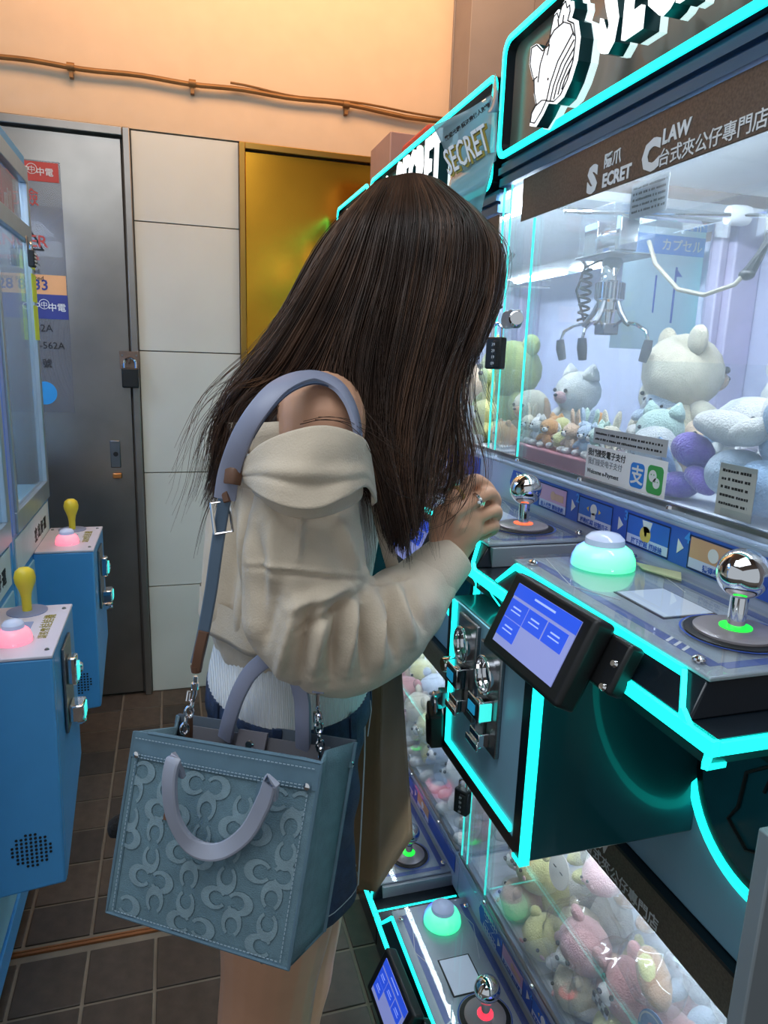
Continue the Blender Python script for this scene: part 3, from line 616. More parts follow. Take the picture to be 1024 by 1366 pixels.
def cabinet(label, y0, C, upper=True, decks=2, rings=('green', 'orange'), domes=(None, None), wordmark=True, with_claw=True, box=True, drop=0.):
    'C = height of the control deck; the machine is .937 long for two decks'
    Ln = .943 if decks == 2 else .47
    y1 = y0+Ln; R = C+.085
    base = .682 if upper else 0
    ht = 1.735-drop if upper else .676; hb = 1.660-drop if upper else .612
    t = thing('claw_machine', label, 'claw machine', (.9, y0, base), 'two-storey claw machines on the right side')
    obj('cabinet_body', MB().box(.65, 1.26, y0, y1, base, C-.03), M_bluesteel, t, bevel=.003)
    obj('console_support', MB().box(.60, .65, y0+.01, y1, max(C-.14, .005), C-.079) if C > .5 else MB().box(.47, .65, y0+.01, y1, .002, C-.052), M_dark, t)
    obj('front_apron', MB().box(.64, 1.26, y0, y1, C-.03, R-.012), M_panel, t, bevel=.002)
    obj('window_rail', MB().box(.628, .665, y0+.004, y1-.004, R-.012, R+.002), M_acr, t, bevel=.002)
    obj('rail_trim', MB().box(.634, .640, y0+.004, y1-.004, R+.002, R+.008), M_steel, t)
    for k in range(4):
        obj('rail_bolt', MB().lathe([(.006, 0), (.005, .004), (.001, .005)], (.632, y0+.12+.22*k, R+.002), n=10), M_chrome, t)
    instruction_strip(t, y0+.02, y1-.125, R)
    # rim neon: along the front and back along the near end
    if C > .5:
        obj('console_rim', MB().hexa([(.450, y0+.03, C-.078), (.65, y0+.03, C-.078), (.65, y1-.001, C-.078), (.450, y1-.001, C-.078)], [(.431, y0+.006, C-.036), (.65, y0+.006, C-.036), (.65, y1-.001, C-.036), (.431, y1-.001, C-.036)]), M_dark, t)
        obj('rim_neon', MB().box(.426, .435, y0+.002, y1-.002, C-.050, C-.036), M_neon, t)
        obj('rim_neon', MB().box(.434, .64, y0+.002, y0+.008, C-.050, C-.038), M_neon, t)
        obj('rim_neon', MB().bar((.430, y0+.008, C-.050), (.447, y0+.028, C-.077), .006, .006), M_neon, t)
        obj('rim_neon', MB().bar((.447, y0+.028, C-.0775), (.47, y0+.03, C-.0785), .005, .005), M_neon, t)
        for k, yy in enumerate((y0+.52, y0+.46)):
            obj('neon_squiggle', MB().tube([(.4335+.0, yy, C-.052), (.439, yy-.003, C-.063), (.445, yy+(.010 if k == 0 else -.016), C-.074)], .0012, 5), M_neon, t)
    else:
        obj('console_rim', MB().box(.435, .65, y0+.006, y1, .004, C-.036), M_dark, t)
        obj('rim_neon', MB().box(.426, .435, y0+.002, y1-.002, C-.050, C-.036), M_neon, t)
        for k in range(decks): obj('rim_neon', MB().box(.434, .64, y0+.497*k*1.0-.004+.006, y0+.497*k+.010, C-.050, C-.038) if k == 0 else MB().box(.434, .64, y0+.470, y0+.478, C-.050, C-.038), M_neon, t)
    for k in range(decks):
        console(t, y0+.045+.470*k, C, rings[k], domes[k], dark_end=(k == 0 and upper))
    if box and C > .5: coin_box(t, y0+.242, C, True)
    if upper:
        b = obj('prize_chute', MB().lathe([(.115, 0), (.112, .006), (.098, .008), (.094, .002)], (.648, y0+.13, C-.223), (-1, 0, 0), 48), M_dark, t)
        obj('chute_neon', MB().lathe([(.127, 0), (.127, .008), (.118, .010), (.116, 0)], (.648, y0+.13, C-.223), (-1, 0, 0), 56, closed=False), M_neon, b)
        obj('chute_flap', MB().lathe([(.098, 0), (.096, .003), (.001, .006)], (.641, y0+.13, C-.223), (-1, 0, 0), 48), mat('smoked_teal_flap', '1E6270', .12, .2, var=.1), b)
        wl = [[(.03, .10), (.025, .07), (.07, .03), (.075, -.03), (.09, -.06), (.05, -.085), (.02, -.07)], [(.0, .02), (.03, .045), (.035, .02)], [(.10, .11), (.06, .105), (.03, .10)]]
        for ln in wl:
            obj('whale_line', MB().tube([(.6335, y0+.10+u*.8, C-.215+v*.8) for u, v in ln], .0022, 5), M_ink, b)
    # window, posts, header
    obj('window_pane', MB().box(.643, .647, y0+.03, y1-.02, R+.002, ht if upper else hb), M_pane, t)
    obj('side_pane', MB().box(.66, 1.2, y1-.014, y1-.010, R, ht if upper else ht), M_acrthin, t)
    for yy, w in ((y1-.012, .010), (y1-.145, .008)):
        obj('acrylic_post', MB().box(.640, .652, yy-w, yy, R, ht), M_acr, t)
        obj('lit_edge', MB().box(.637, .6398, yy-.0035, yy, R+.002, hb-.002 if yy < y1-.1 else ht), M_neonedge, t)
    obj('lit_edge', MB().box(.637, .6398, y1-.047, y1-.045, R+.002, ht), M_neonedge, t)
    obj('acrylic_post', MB().box(.640, .652, y1-.085, y1-.045, R, ht), M_acrthin, t)
    obj('back_wall', MB().box(1.2, 1.26, y0, y1, C-.03, ht), M_lilac, t)
    obj('corner_pillar', MB().box(1.13, 1.2, y1-.10, y1-.02, C-.03, ht).box(1.11, 1.13, y1-.08, y1-.05, C-.03, ht), mat('white_lilac_pillar', 'D4CCEC', .45), t, bevel=.004)
    obj('interior_neon', MB().box(1.165, 1.175, y1-.024, y1-.016, R+.03, ht-.02), M_neon, t)
    obj('inside_floor', MB().box(.66, 1.2, y0+.01, y1-.015, R-.06, R-.05) if False else MB().box(.66, 1.2, y0+.01, y1-.015, R-.012, R-.004), M_floorin, t)
    if upper:
        obj('roof_panel', MB().box(.66, 1.26, y0, y1, 1.78-drop, 1.80-drop), M_white, t)
        obj('led_tube', MB().box(.70, .715, y0+.05, y1-.05, 1.765-drop, 1.777-drop), M_led, t)
        obj('led_tube', MB().box(.73, .745, y0+.05, y1-.05, 1.765-drop, 1.777-drop), M_led, t)
        obj('header_profile', MB().box(.632, .66, y0, y1, 1.738-drop, 1.753-drop).box(.638, .66, y0, y1, 1.753-drop, 1.759-drop).box(.628, .66, y0, y1, 1.759-drop, 1.772-drop).box(.634, .66, y0, y1, 1.772-drop, 1.781-drop), M_prof, t)
        hp_ = obj('bronze_header', MB().box(.6375, .6405, y0+(.02 if drop == 0 else .002), y1-.092, hb, ht), M_bronze, t, bevel=.001)
    else:
        obj('led_tube', MB().box(.68, .69, y0+.05, y1-.05, hb+.022, hb+.032), M_led, t)
        hp_ = obj('bronze_header', MB().box(.6375, .6405, y0+.004, y1-.01, hb, ht), M_bronze, t, bevel=.001)
        obj('header_edge', MB().box(.635, .66, y0, y1, ht, .6815), M_dark, t)
        obj('top_board', MB().box(.66, 1.26, y0, y1, .66, .681), M_white, t)
    if wordmark:
        hx = .6368; zb = hb+.006
        yo = y0-.43
        def ht_(s, y, z, size, bold=.0004, sx=1., al='LEFT'): obj('lettering', text(s, FX(hx, y+yo, z), size, .0003, al, bold, sx), M_whiteink, hp_, smooth=False)
        ht_('S', 1.055, zb, .052, .0032, 1.05); ht_('ECRET', 1.014, zb, .026, .0010, .95); ht_('隱爪', 1.014, zb+.028, .022)
        ht_('C', .918, zb, .052, .0032, 1.0); ht_('LAW', .878, zb+.026, .026, .0010, .95)
        ht_('台式夾公仔專門店', .882, zb, .0235, .0002)
    # sign
    if upper:
        sa, sb_, za, zb2 = y0+.01, y1-.008, 1.782-drop, 1.994-drop
        sg = obj('sign_back', MB().box(.640, .648, sa+.01, sb_-.01, za+.008, zb2-.008), M_brown, t)
        Lp = rounded_loop(sa, sb_, za, zb2, .028, .622); Li = rounded_loop(sa+.011, sb_-.011, za+.011, zb2-.011, .020, .622)
        Lb = rounded_loop(sa, sb_, za, zb2, .028, .66); Lib = rounded_loop(sa+.011, sb_-.011, za+.011, zb2-.011, .020, .65)
        obj('sign_frame', MB().grid([Li, Lib], True).grid([Lp, Lb], True), M_dark, sg)
        obj('sign_neon', MB().grid([[(a[0]-.004, a[1], a[2]) for a in Lp], [(a[0]-.005, a[1], a[2]) for a in Li], Li, Lp, [(a[0]-.004, a[1], a[2]) for a in Lp]], True), M_neon, sg)
        Lj = rounded_loop(sa+.012, sb_-.012, za+.012, zb2-.012, .019, .638)
        obj('inner_neon', MB().tube(Lj[7:14]+Lj[14:21], .0018, 5), M_neonedge, sg)
        emblem(sg, y1-.262, 1.860-drop, .588)
        if decks == 2:
            for k, ch in enumerate('SECRET'):
                yl = y1-.420-.056*k
                for nm, x_, e_, m_ in (('letter', .586, .003, M_bwhite), ('letter_side', .601, .012, M_sidet), ('letter_glow', .619, .006, M_glowside)):
                    obj(nm, MB().mesh(FX(x_, yl, 1.828-drop) @ Matrix.Diagonal((.50, 1, 1, 1)), textmesh(ch, .165, e_, 'CENTER', .006)), m_, sg, smooth=False)
    # gantry and claw
    if with_claw:
        zt = ht-.03
        g = obj('gantry_rail', MB().tube([(.70, y1-.10, zt-.012), (1.10, y1-.10, zt-.012)], .006, 10).tube([(.70, y1-.14, zt-.03), (1.12, y1-.30, zt-.03)], .004, 8).box(1.04, 1.10, y0+.05, y1-.04, zt-.02, zt+.02), M_chrome, t)
        obj('gantry_slider', MB().lathe([(.016, -.02), (.018, -.01), (.018, .01), (.016, .02)], (1.0, y1-.24, zt-.028), (1, -.2, 0)), M_white, t)
        claw(t, .82, y1-.13, 1.607 if upper else ht-.1)
        obj('hanging_cable', MB().tube([(.86, y1-.18, 1.63), (.85, y1-.22, 1.585), (.85, y1-.29, 1.535), (.86, y1-.345, 1.522), (.87, y1-.40, 1.535), (.89, y1-.425, 1.575)], .004, 8), mat('braided_grey_cable', '9A9484', .5), t)
        obj('wire_bundle', MB().tube([(.885, y1-.415, 1.555), (.895, y1-.43, 1.60), (.90, y1-.425, 1.66), (.93, y1-.42, 1.70)], [.008, .006, .009, .006], 8).tube([(.878, y1-.41, 1.555), (.90, y1-.44, 1.61), (.905, y1-.42, 1.66)], .005, 6).ell((.882, y1-.41, 1.55), (.011, .014, .009)), M_blackpl, t)
    return t

UA = cabinet('nearest upper claw machine at right with whale and lettered sign', .430, 1.130, True, 2, ('green', 'orange'), (None, None))
UB = cabinet('upper claw machine seen behind the woman\'s long hair', 1.375, 1.130, True, 2, ('orange', 'green'), (M_pinklit, M_bglit), wordmark=False, drop=.045)
UC = cabinet('farthest upper claw machine beside the gold door, mostly hidden', 2.325, 1.130, True, 1, ('green',), (None,), wordmark=False, with_claw=False, box=False, drop=.045)
LA = cabinet('nearest lower claw machine under the coin box, full of wrapped plush', .430, .140, False, 2, ('green', 'red'), (None, None), with_claw=False)
LB = cabinet('lower claw machine farther down the row beside the brown paper bag', 1.375, .140, False, 2, ('green', 'green'), (M_pinklit, M_pinklit), with_claw=False, wordmark=False)
LC = cabinet('farthest lower claw machine beside the gold door, mostly hidden', 2.325, .140, False, 1, ('green',), (None,), wordmark=False, with_claw=False, box=False)

# red and pinkish boxes on top of the far machine
tag(obj('storage_box', MB().box(.70, .95, 2.02, 2.26, 1.7555, 2.045), mat('red_box', 'D2483C', .5), loc=(.8, 2.1, 1.7555), bevel=.012), 'red plastic box on top of the farther sign', 'box')
tag(obj('storage_box', MB().box(.70, .95, 2.38, 2.62, 1.7555, 2.12), mat('dusty_pink_box', 'B89488', .6), loc=(.8, 2.5, 1.7555), bevel=.004), 'dusty pink carton on top of the farthest machine', 'box')

# grey end panel of the next machine, close to the camera
tag(obj('end_panel', MB().box(.456, .62, .385, .402, 0, 1.03), mat('grey_laminate_panel', '7C858A', .5, var=.05), loc=(.55, .39, 0), bevel=.002), 'plain grey upright panel in the bottom right corner', 'panel')

# ---------------------------------------------------------------- payment tablets
def tablet(label, yc, zc, C, tx=.43):
    # hinged to the console front, leaning back; local x = -Y (right), y = up along the screen
    M = frame((tx, yc, zc), (0.03, -1, 0), (.416, 0, .909))
    t = thing('payment_tablet', label, 'tablet', (tx, yc, zc), 'payment tablets on the console fronts')
    obj('casing', MB().obox(M @ Matrix.Translation((0, 0, -.012)), .086, .051, .014), M_blackpl, t, bevel=.006, seg=3)
    s = obj('screen', MB().obox(M @ Matrix.Translation((.001, .002, .0022)), .066, .038, .0008), mat('lavender_lit_screen', '8088B8', .2, var=0, emit='7C86C4', es=.75), t)
    mb = mat('blue_screen_tile', '2A50C0', .3, var=0, emit='2448C8', es=.9)
    obj('screen_header', MB().obox(M @ Matrix.Translation((.001, .032, .0033)), .066, .0078, .0003), mb, s)
    for x, y in ((-.045, .009), (-.004, .009), (.038, .009), (-.045, -.015)):
        obj('screen_tile', MB().obox(M @ Matrix.Translation((x, y, .0033)), .0195, .0115, .0003), mb, s)
        obj('tile_caption', MB().obox(M @ Matrix.Translation((x, y+.003, .0038)), .009, .0009, .0001).obox(M @ Matrix.Translation((x, y-.002, .0038)), .011, .0007, .0001), mat('pale_screen_text', 'A8B8F0', .4, var=0, emit='8CA0F0', es=.8), s)
    obj('screen_title', MB().obox(M @ Matrix.Translation((0, .033, .0038)), .022, .0012, .0001), mat('pale_screen_text', 'A8B8F0', .4), s)
    k = obj('bracket', MB().obox(M @ Matrix.Translation((.096, .015, -.034)), .020, .028, .010), M_blackpl, t, bevel=.004)
    for v in (-.008, .018): obj('screw', MB().lathe([(.0045, 0), (.003, .003)], M @ Vector((.106, v, -.023)), (-.9, -.1, .4), 10), M_chrome, k)
    return t
tablet('black payment tablet on the nearest upper console, blue tiles on screen', .664, 1.103, 1.13, .384)
tablet('black payment tablet half hidden behind the woman\'s raised hand', 1.115, 1.100, 1.13, .384)
tablet('black payment tablet on the lower console at the bottom edge', 1.130, .115, .14, .39)
# ================================================================ plush toys behind the windows
def plushmat(name, col): return mat(name, col, .9, var=.12, vs=40, bump=.9, bs=330, sheen=.5)
PC = dict(cream='EFE4C8', white='F2F0EC', blue='9DBFE6', pale='C4D6EC', purple='7A5CC0', orange='E8A860', peach='EFC9A8', mint='CDE8DA', yellow='E6E39A', pink='E8B4B6', rose='DE9C9C', green='B8C46C', tan='C99C74', grey='8C93A2', lime='D8E8A0')
def fuzz(mb, amp, sc, seed=0):
    for i, v in enumerate(mb.v):
        n = noise.noise_vector(v*sc+Vector((seed, seed, 0)))
        mb.v[i] = v+n*amp
    return mb
def eul(a, b, c): return Euler((a, b, c)).to_matrix()
def plush(name, label, loc, s, col, kind='bear', rz=0., tilt=(0, 0), c2=None, group=None, feet=None, det=1):
    'stuffed toy facing -X before rz; s = head radius'
    t = thing(name, label, 'plush toy', loc, group)
    R = eul(tilt[0], tilt[1], rz); L_ = Vector(loc)
    T = lambda x, y, z: L_+R @ Vector((x*s, y*s, z*s))
    m = plushmat('plush_'+col, PC[col]); m2 = plushmat('plush_'+(c2 or 'cream'), PC[c2 or 'cream']); mf = plushmat('plush_'+(feet or c2 or col), PC[feet or c2 or col])
    n, k = (14, 9) if det else (9, 6)
    E = lambda c, r, nn=n, kk=k, RR=None: fuzz(MB().ell(T(*c), [q*s for q in (r if hasattr(r, '__len__') else (r, r, r))], R @ RR if RR else R, nn, kk), .035*s, 1.6/s, s*90)
    if kind in ('bear', 'bunny', 'cat', 'dog'):
        obj('body', E((0, 0, .75), (.72, .78, .85)), m, t, ang=180)
        h = obj('head', E((-.05, 0, 2.0), (.92, 1.05, .9)), m, t, ang=180)
        for q in (-1, 1):
            if kind == 'bear': obj('ear', E((.05, q*.78, 2.75), (.2, .34, .34)), m, t, ang=180)
            elif kind == 'bunny': obj('ear', E((.1, q*.5, 3.3), (.2, .30, .95), RR=eul(-q*.2, 0, 0)), m, t, ang=180)
            elif kind == 'cat': obj('ear', MB().lathe([(.40*s, 0), (.3*s, .3*s), (.06*s, .62*s)], T(.05, q*.62, 2.6), R @ Vector((0, q*.25, 1)), 10), m, t, ang=180)
            else: obj('ear', E((.1, q*1.05, 1.75), (.2, .25, .8), RR=eul(q*.25, 0, 0)), m2, t, ang=180)
            obj('arm', E((-.35, q*.85, 1.0), (.28, .3, .55), RR=eul(q*.7, .5, 0)), m, t, ang=180)
            obj('foot', E((-.75, q*.55, .25), (.55, .32, .32)), mf, t, ang=180)
            obj('eye', MB().ell(T(-.93, q*.36, 2.1), .085*s, None, 8, 6), M_ink, t)
        obj('muzzle', E((-.86, 0, 1.82), (.28, .36, .26)), m2, h, ang=180)
        obj('nose', MB().ell(T(-1.14, 0, 1.9), (.08*s, .11*s, .07*s), None, 8, 6), M_ink, h)
    elif kind == 'ball':
        obj('body', E((0, 0, .9), (1.0, 1.05, .92)), m, t, ang=180)
        for q in (-1, 1):
            obj('eye', MB().ell(T(-.96, q*.34, 1.05), .075*s, None, 8, 6), M_ink, t)
            obj('ear', E((.0, q*.62, 1.7), (.2, .28, .28)), m, t, ang=180)
            obj('cheek', MB().ell(T(-.90, q*.55, .82), (.06*s, .14*s, .09*s), R, 8, 6), plushmat('plush_pink', PC['pink']), t)
    elif kind == 'bun':
        obj('body', E((0, 0, .6), (.8, 1.5, .62)), m, t, ang=180)
        obj('patch', E((-.2, .2, .95), (.5, .8, .32)), m2, t, ang=180)
    return t
G1 = 'plush toys inside the nearest upper machine'
FL = 1.212
# front right: the fluffy blue rabbit with purple feet, partly out of frame
p = thing('plush_rabbit', 'fluffy sky blue plush rabbit with violet feet leaning on the window at right', 'plush toy', (.78, .72, FL), G1)
mb_ = plushmat('plush_blue', PC['blue']); mp_ = plushmat('plush_purple', PC['purple']); mw_ = plushmat('plush_white', PC['white'])
def EL(c, r, rot=(0, 0, 0), n=20, m=14, a=.0028): return fuzz(MB().ell(c, r, eul(*rot), n, m), a, 45, 3)
obj('head', EL((.80, .655, 1.405), (.065, .070, .055), (.2, .1, .3), 28, 18), mb_, p, ang=180)
obj('body', EL((.78, .70, 1.310), (.06, .065, .05)), mb_, p, ang=180)
obj('belly', EL((.735, .770, 1.262), (.040, .045, .034)), plushmat('plush_pale', PC['pale']), p, ang=180)
obj('ear', EL((.80, .745, 1.425), (.022, .022, .048), (-.5, 0, .2)), mb_, p, ang=180)
obj('ear', EL((.82, .66, 1.46), (.022, .024, .050), (.4, 0, .1)), mb_, p, ang=180)
obj('arm', EL((.735, .800, 1.322), (.026, .050, .022), (.15, 0, .3)), mw_, p, ang=180)
obj('cloud_scarf', EL((.72, .742, 1.322), (.022, .034, .018), (-.3, 0, 0)), mw_, p, ang=180)
obj('foot', EL((.725, .850, 1.285), (.026, .034, .024), (.3, 0, .2)), mp_, p, ang=180)
obj('foot', EL((.715, .858, 1.232), (.024, .034, .020), (-.2, 0, .2)), mp_, p, ang=180)
obj('leg', EL((.715, .815, 1.246), (.016, .030, .014), (.5, 0, 0)), mp_, p, ang=180)
obj('eye', MB().ell((.737, .675, 1.405), .005), M_ink, p)
obj('arm', EL((.73, .69, 1.34), (.028, .04, .030), (.5, 0, 0)), mb_, p, ang=180)
obj('leg', EL((.72, .70, 1.255), (.04, .045, .035), (.2, 0, 0)), mb_, p, ang=180)
specs = [
 ('bear', 'largest plush, cream bear sitting against the far side under the claw', (.93, 1.15, FL+.02), .080, 'cream', 'bear', 2.9, (0, 0), 'peach'),
 ('pup', 'white long-eared plush lying in the middle of the nearest upper window', (.86, .90, FL), .052, 'white', 'dog', .5, (0, .2), 'blue'),
 ('pup', 'white and blue wrapped plush right behind the payment sticker', (.76, .93, FL-.01), .040, 'white', 'dog', -.4, (0, -.4), 'blue'),
 ('kitten', 'pale mint plush kitten face behind the slotted sticker', (.80, 1.02, FL+.005), .040, 'mint', 'cat', .2, (0, 0), 'white'),
 ('bird', 'orange round plush toy near the far window post', (.80, 1.235, FL+.02), .040, 'orange', 'ball', .2, (0, 0), 'peach'),
 ('bird', 'yellow round plush low beside the far window post', (.74, 1.23, FL-.002), .028, 'yellow', 'ball', 0, (0, 0), 'cream'),
 ('pup', 'pale blue plush dog in the pile below the claw', (.90, 1.18, FL+.05), .038, 'pale', 'dog', .3, (.4, 0), 'white'),
 ('bear', 'peach plush bear lying on its side under the big cream bear', (.84, 1.06, FL+.04), .040, 'peach', 'bear', .4, (1.2, 0), 'cream'),
 ('kitten', 'cream plush kitten at the back left of the pile', (1.0, 1.27, FL+.02), .055, 'cream', 'cat', .2, (0, 0), 'white'),
 ('bunny', 'small mint plush bunny low in the pile near the far post', (.76, 1.175, FL), .026, 'mint', 'bunny', 0, (0, 0), 'white'),
 ('bunny', 'small cream plush bunny low in the pile under the claw', (.77, 1.125, FL), .026, 'cream', 'bunny', .3, (0, 0), 'white'),
 ('pup', 'lavender wrapped plush behind the violet-footed rabbit', (.86, .82, FL+.02), .055, 'white', 'dog', .2, (0, .3), 'purple'),
 ('bear', 'large white plush bear at the back right of the nearest upper window', (1.03, .95, FL), .070, 'white', 'bear', .3, (0, 0), 'pale'),
 ('ball', 'lime green round plush between the cream bear and the white pup', (.90, .985, FL), .045, 'lime', 'ball', .4, (0, 0), 'cream'),
]
for nm, lb, lc, sz, c, kd, rz, tl, cc in specs: plush('plush_'+nm, lb, lc, sz, c, kd, rz, tl, cc, G1)
tag(obj('prize_tray', MB().box(.67, .78, 1.02, 1.30, FL-.006, FL+.03), mat('dark_red_tray', 'A05A66', .5), loc=(.7, 1.1, FL), bevel=.004), 'muted red tray inside the window under the small plush toys', 'tray', G1)
bxx = tag(obj('storage_tub', MB().hexa([(1.05, .86, 1.30), (1.15, .86, 1.30), (1.15, .98, 1.30), (1.05, .98, 1.30)], [(1.04, .85, 1.44), (1.16, .85, 1.44), (1.16, .99, 1.44), (1.04, .99, 1.44)]), mat('pale_green_tub', 'C8D8BC', .5), loc=(1.1, .9, 1.30), bevel=.004), 'pale green tub at the back right inside the nearest window', 'tub')
obj('tub_rim', MB().box(1.035, 1.165, .845, .995, 1.425, 1.442), mat('pale_green_tub', 'C8D8BC'), bxx, bevel=.002)
tag(obj('tub_stand', MB().box(1.05, 1.15, .87, .97, FL-.004, 1.2999), M_white, loc=(1.1, .9, 1.2)), 'white block under the pale green tub', 'stand')
tag(obj('chute_fence', MB().box(.665, 1.0, .905, .908, FL-.004, 1.41).box(.997, 1.0, .50, .905, FL-.004, 1.41), M_acrthin, loc=(.8, .9, FL)), 'clear acrylic fence around the prize drop in the nearest window', 'fence')
# poster seen beyond the far side pane
po = thing('poster', 'pale blue poster with Japanese lettering beyond the far side of the claw', 'poster', (1.05, 1.40, 1.5))
obj('sheet', MB().box(.93, 1.15, 1.392, 1.394, 1.44, 1.70), mat('pale_blue_poster', 'CFE6F0', .5), po, smooth=False)
obj('title_band', MB().box(.93, 1.15, 1.3912, 1.392, 1.645, 1.685), M_cyanink, po, smooth=False)
obj('lettering', text('カプセル', FY(1.09, 1.3908, 1.655), .027, .0002, bold=.0003), M_whiteink, po, smooth=False)
obj('arrow_print', MB().box(1.03, 1.034, 1.3912, 1.392, 1.52, 1.60).box(1.08, 1.085, 1.3912, 1.392, 1.50, 1.62).poly([(1.08, 1.3912, 1.62), (1.10, 1.3912, 1.60), (1.085, 1.3912, 1.60)], (0, .0006, 0)), M_blueink, po, smooth=False)
# behind-the-hair machine: big leafy green and orange plush, small ones
G2 = 'plush toys inside the machine behind the hair'
for nm, lb, lc, sz, c, kd, rz, tl, cc in [
 ('bear', 'large olive green plush behind the front hair strands', (.80, 1.60, FL+.01), .080, 'green', 'bear', .2, (0, 0), 'lime'),
 ('bird', 'orange plush with white face near the hanging lock', (.72, 1.455, FL), .032, 'orange', 'ball', 0, (0, 0), 'white'),
 ('pup', 'cream plush dog behind the orange plush', (.80, 1.48, FL), .045, 'cream', 'dog', .2, (0, 0), 'tan'),
 ('bunny', 'yellow plush bunny left of the orange plush', (.72, 1.56, FL), .035, 'yellow', 'bunny', 0, (0, 0), 'white'),
 ('kitten', 'white plush kitten deep in the machine behind the hair', (.98, 1.58, FL), .06, 'white', 'cat', .1, (0, 0), 'pink'),
 ('bear', 'peach plush bear farther down the machine behind the hair', (.80, 1.78, FL), .06, 'peach', 'bear', .1, (0, 0), 'cream'),
 ('bear', 'pale blue plush bear at the far end of the machine behind the hair', (.82, 1.98, FL), .06, 'pale', 'bear', .1, (0, 0), 'white')]:
    plush('plush_'+nm, lb, lc, sz, c, kd, rz, tl, cc, G2)
tag(obj('price_card', MB().box(.655, .658, 1.49, 1.545, FL+.02, FL+.09), M_white, loc=(.656, 1.5, FL+.02)), 'small grey price card inside the window by the orange plush', 'card')
# things lying in the left machine
tag(obj('towel_roll', MB().lathe([(.04, -.06), (.045, -.05), (.045, .05), (.04, .06)], (-.53, 2.15, 1.095), (.15, 0, 1), 24), mat('pale_blue_towel', '8FB4DC', .8, bump=.3), loc=(-.53, 2.15, 1.03)), 'pale blue towel roll standing inside the left claw machine', 'towel')
sk = thing('skewer_bundle', 'fan of tan bamboo sticks inside the left claw machine', 'sticks', (-.53, 2.25, .972))
for k in range(12): obj('stick', MB().tube([(-.52, 2.24+.004*k, .972), (-.50-.004*k, 2.16+.014*k, 1.20)], .0028, 5), mat('bamboo', 'C9A86A', .6), sk)
# lower window
G3 = 'wrapped plush toys behind the lower window'
fl2 = .215
lows = [('ball', .72, 1.13, .30, .052, 'yellow', 'lime yellow round plush with a plain face, leftmost in the lower window', 'ball', 'cream'),
 ('bear', .76, 1.20, .215, .060, 'cream', 'cream plush at the far left bottom of the lower window', 'bear', 'white'),
 ('cat', .84, 1.10, .36, .050, 'cream', 'pale cream plush kitten above the round yellow one', 'cat', 'yellow'),
 ('ball', .80, 1.01, .38, .042, 'pink', 'pink faced round plush in the upper lower-window pile', 'ball', 'cream'),
 ('bear', .74, .985, .24, .052, 'pink', 'pink wrapped plush bear lying in the middle of the lower window', 'bear', 'white'),
 ('bear', .73, .865, .22, .056, 'rose', 'rosy wrapped plush bear with checked ribbon in the lower window', 'bear', 'white'),
 ('bear', .74, .76, .22, .050, 'pink', 'pink plush bear lowest in the lower window', 'bear', 'white'),
 ('bun', .73, .79, .41, .033, 'tan', 'tan bun-shaped plush at right of the lower window', 'bun', 'yellow'),
 ('ball', .84, .90, .42, .045, 'cream', 'cream round plush behind the rosy bear', 'ball', 'peach'),
 ('ball', .86, .98, .45, .045, 'yellow', 'pale yellow round plush high at the back of the lower window', 'ball', 'cream'),
 ('cat', .88, 1.12, .44, .050, 'peach', 'peach plush kitten at the top left of the lower window pile', 'cat', 'cream'),
 ('bun', .73, .70, .33, .035, 'yellow', 'yellow bun plush with pink patch at the lower right window corner', 'bun', 'pink'),
 ('bun', .76, .64, .37, .033, 'tan', 'brown bun plush at the very corner of the lower window', 'bun', 'peach'),
 ('bear', .86, .80, .33, .055, 'grey', 'grey blue plush bear behind the tan bun', 'bear', 'pale'),
 ('ball', .92, 1.22, .40, .055, 'cream', 'cream round plush at the far back left of the lower window', 'ball', 'white'),
 ('bear', .92, 1.02, .30, .06, 'cream', 'cream plush bear filling the middle back of the lower window', 'bear', 'tan')]
for nm, x, y, z, sz, c, lb, kd, cc in lows:
    plush('plush_'+nm, lb, (x, y, z), sz, c, kd, random.uniform(-.4, .4), (random.uniform(-.5, .5), random.uniform(-.3, .2)), cc, G3)
for nm, c_, r_ in (('middle pink bear', (.735, .985, .30), (.075, .085, .095)), ('rosy bear', (.73, .865, .29), (.080, .085, .105)), ('tan bun', (.725, .785, .43), (.045, .065, .045))):
    wr = fuzz(MB().ell(c_, r_, None, 34, 24), .016, 26, len(nm))
    tag(obj('plastic_wrap', wr, glass('crinkled_wrap', (.98, .98, .98), .03, (1, 1, 1), ior=1.7, rough=.08), loc=c_, ang=12), 'crinkled clear plastic wrap around the '+nm+' in the lower window', 'wrapper')
for i in range(16):
    y = 1.30-.042*(i % 9)-.01*(i//9); x = .70+.05*(i//9)+.012*math.sin(i*3.1); c = ['cream', 'pale', 'yellow', 'white', 'mint', 'peach', 'orange'][i*3 % 7]
    plush('plush_'+['bunny', 'kitten', 'pup', 'bird'][i % 4], 'tiny '+c+' plush in the '+['front', 'second'][i//9]+' row behind the nearest upper window', (x, y, FL+.031 if x < .78 and y > 1.02 else FL), .019, c, ['bunny', 'cat', 'dog', 'ball'][i % 4], random.uniform(-.5, .5), (0, 0), 'white', 'tiny '+c+' toys row '+str(i//9), det=0)
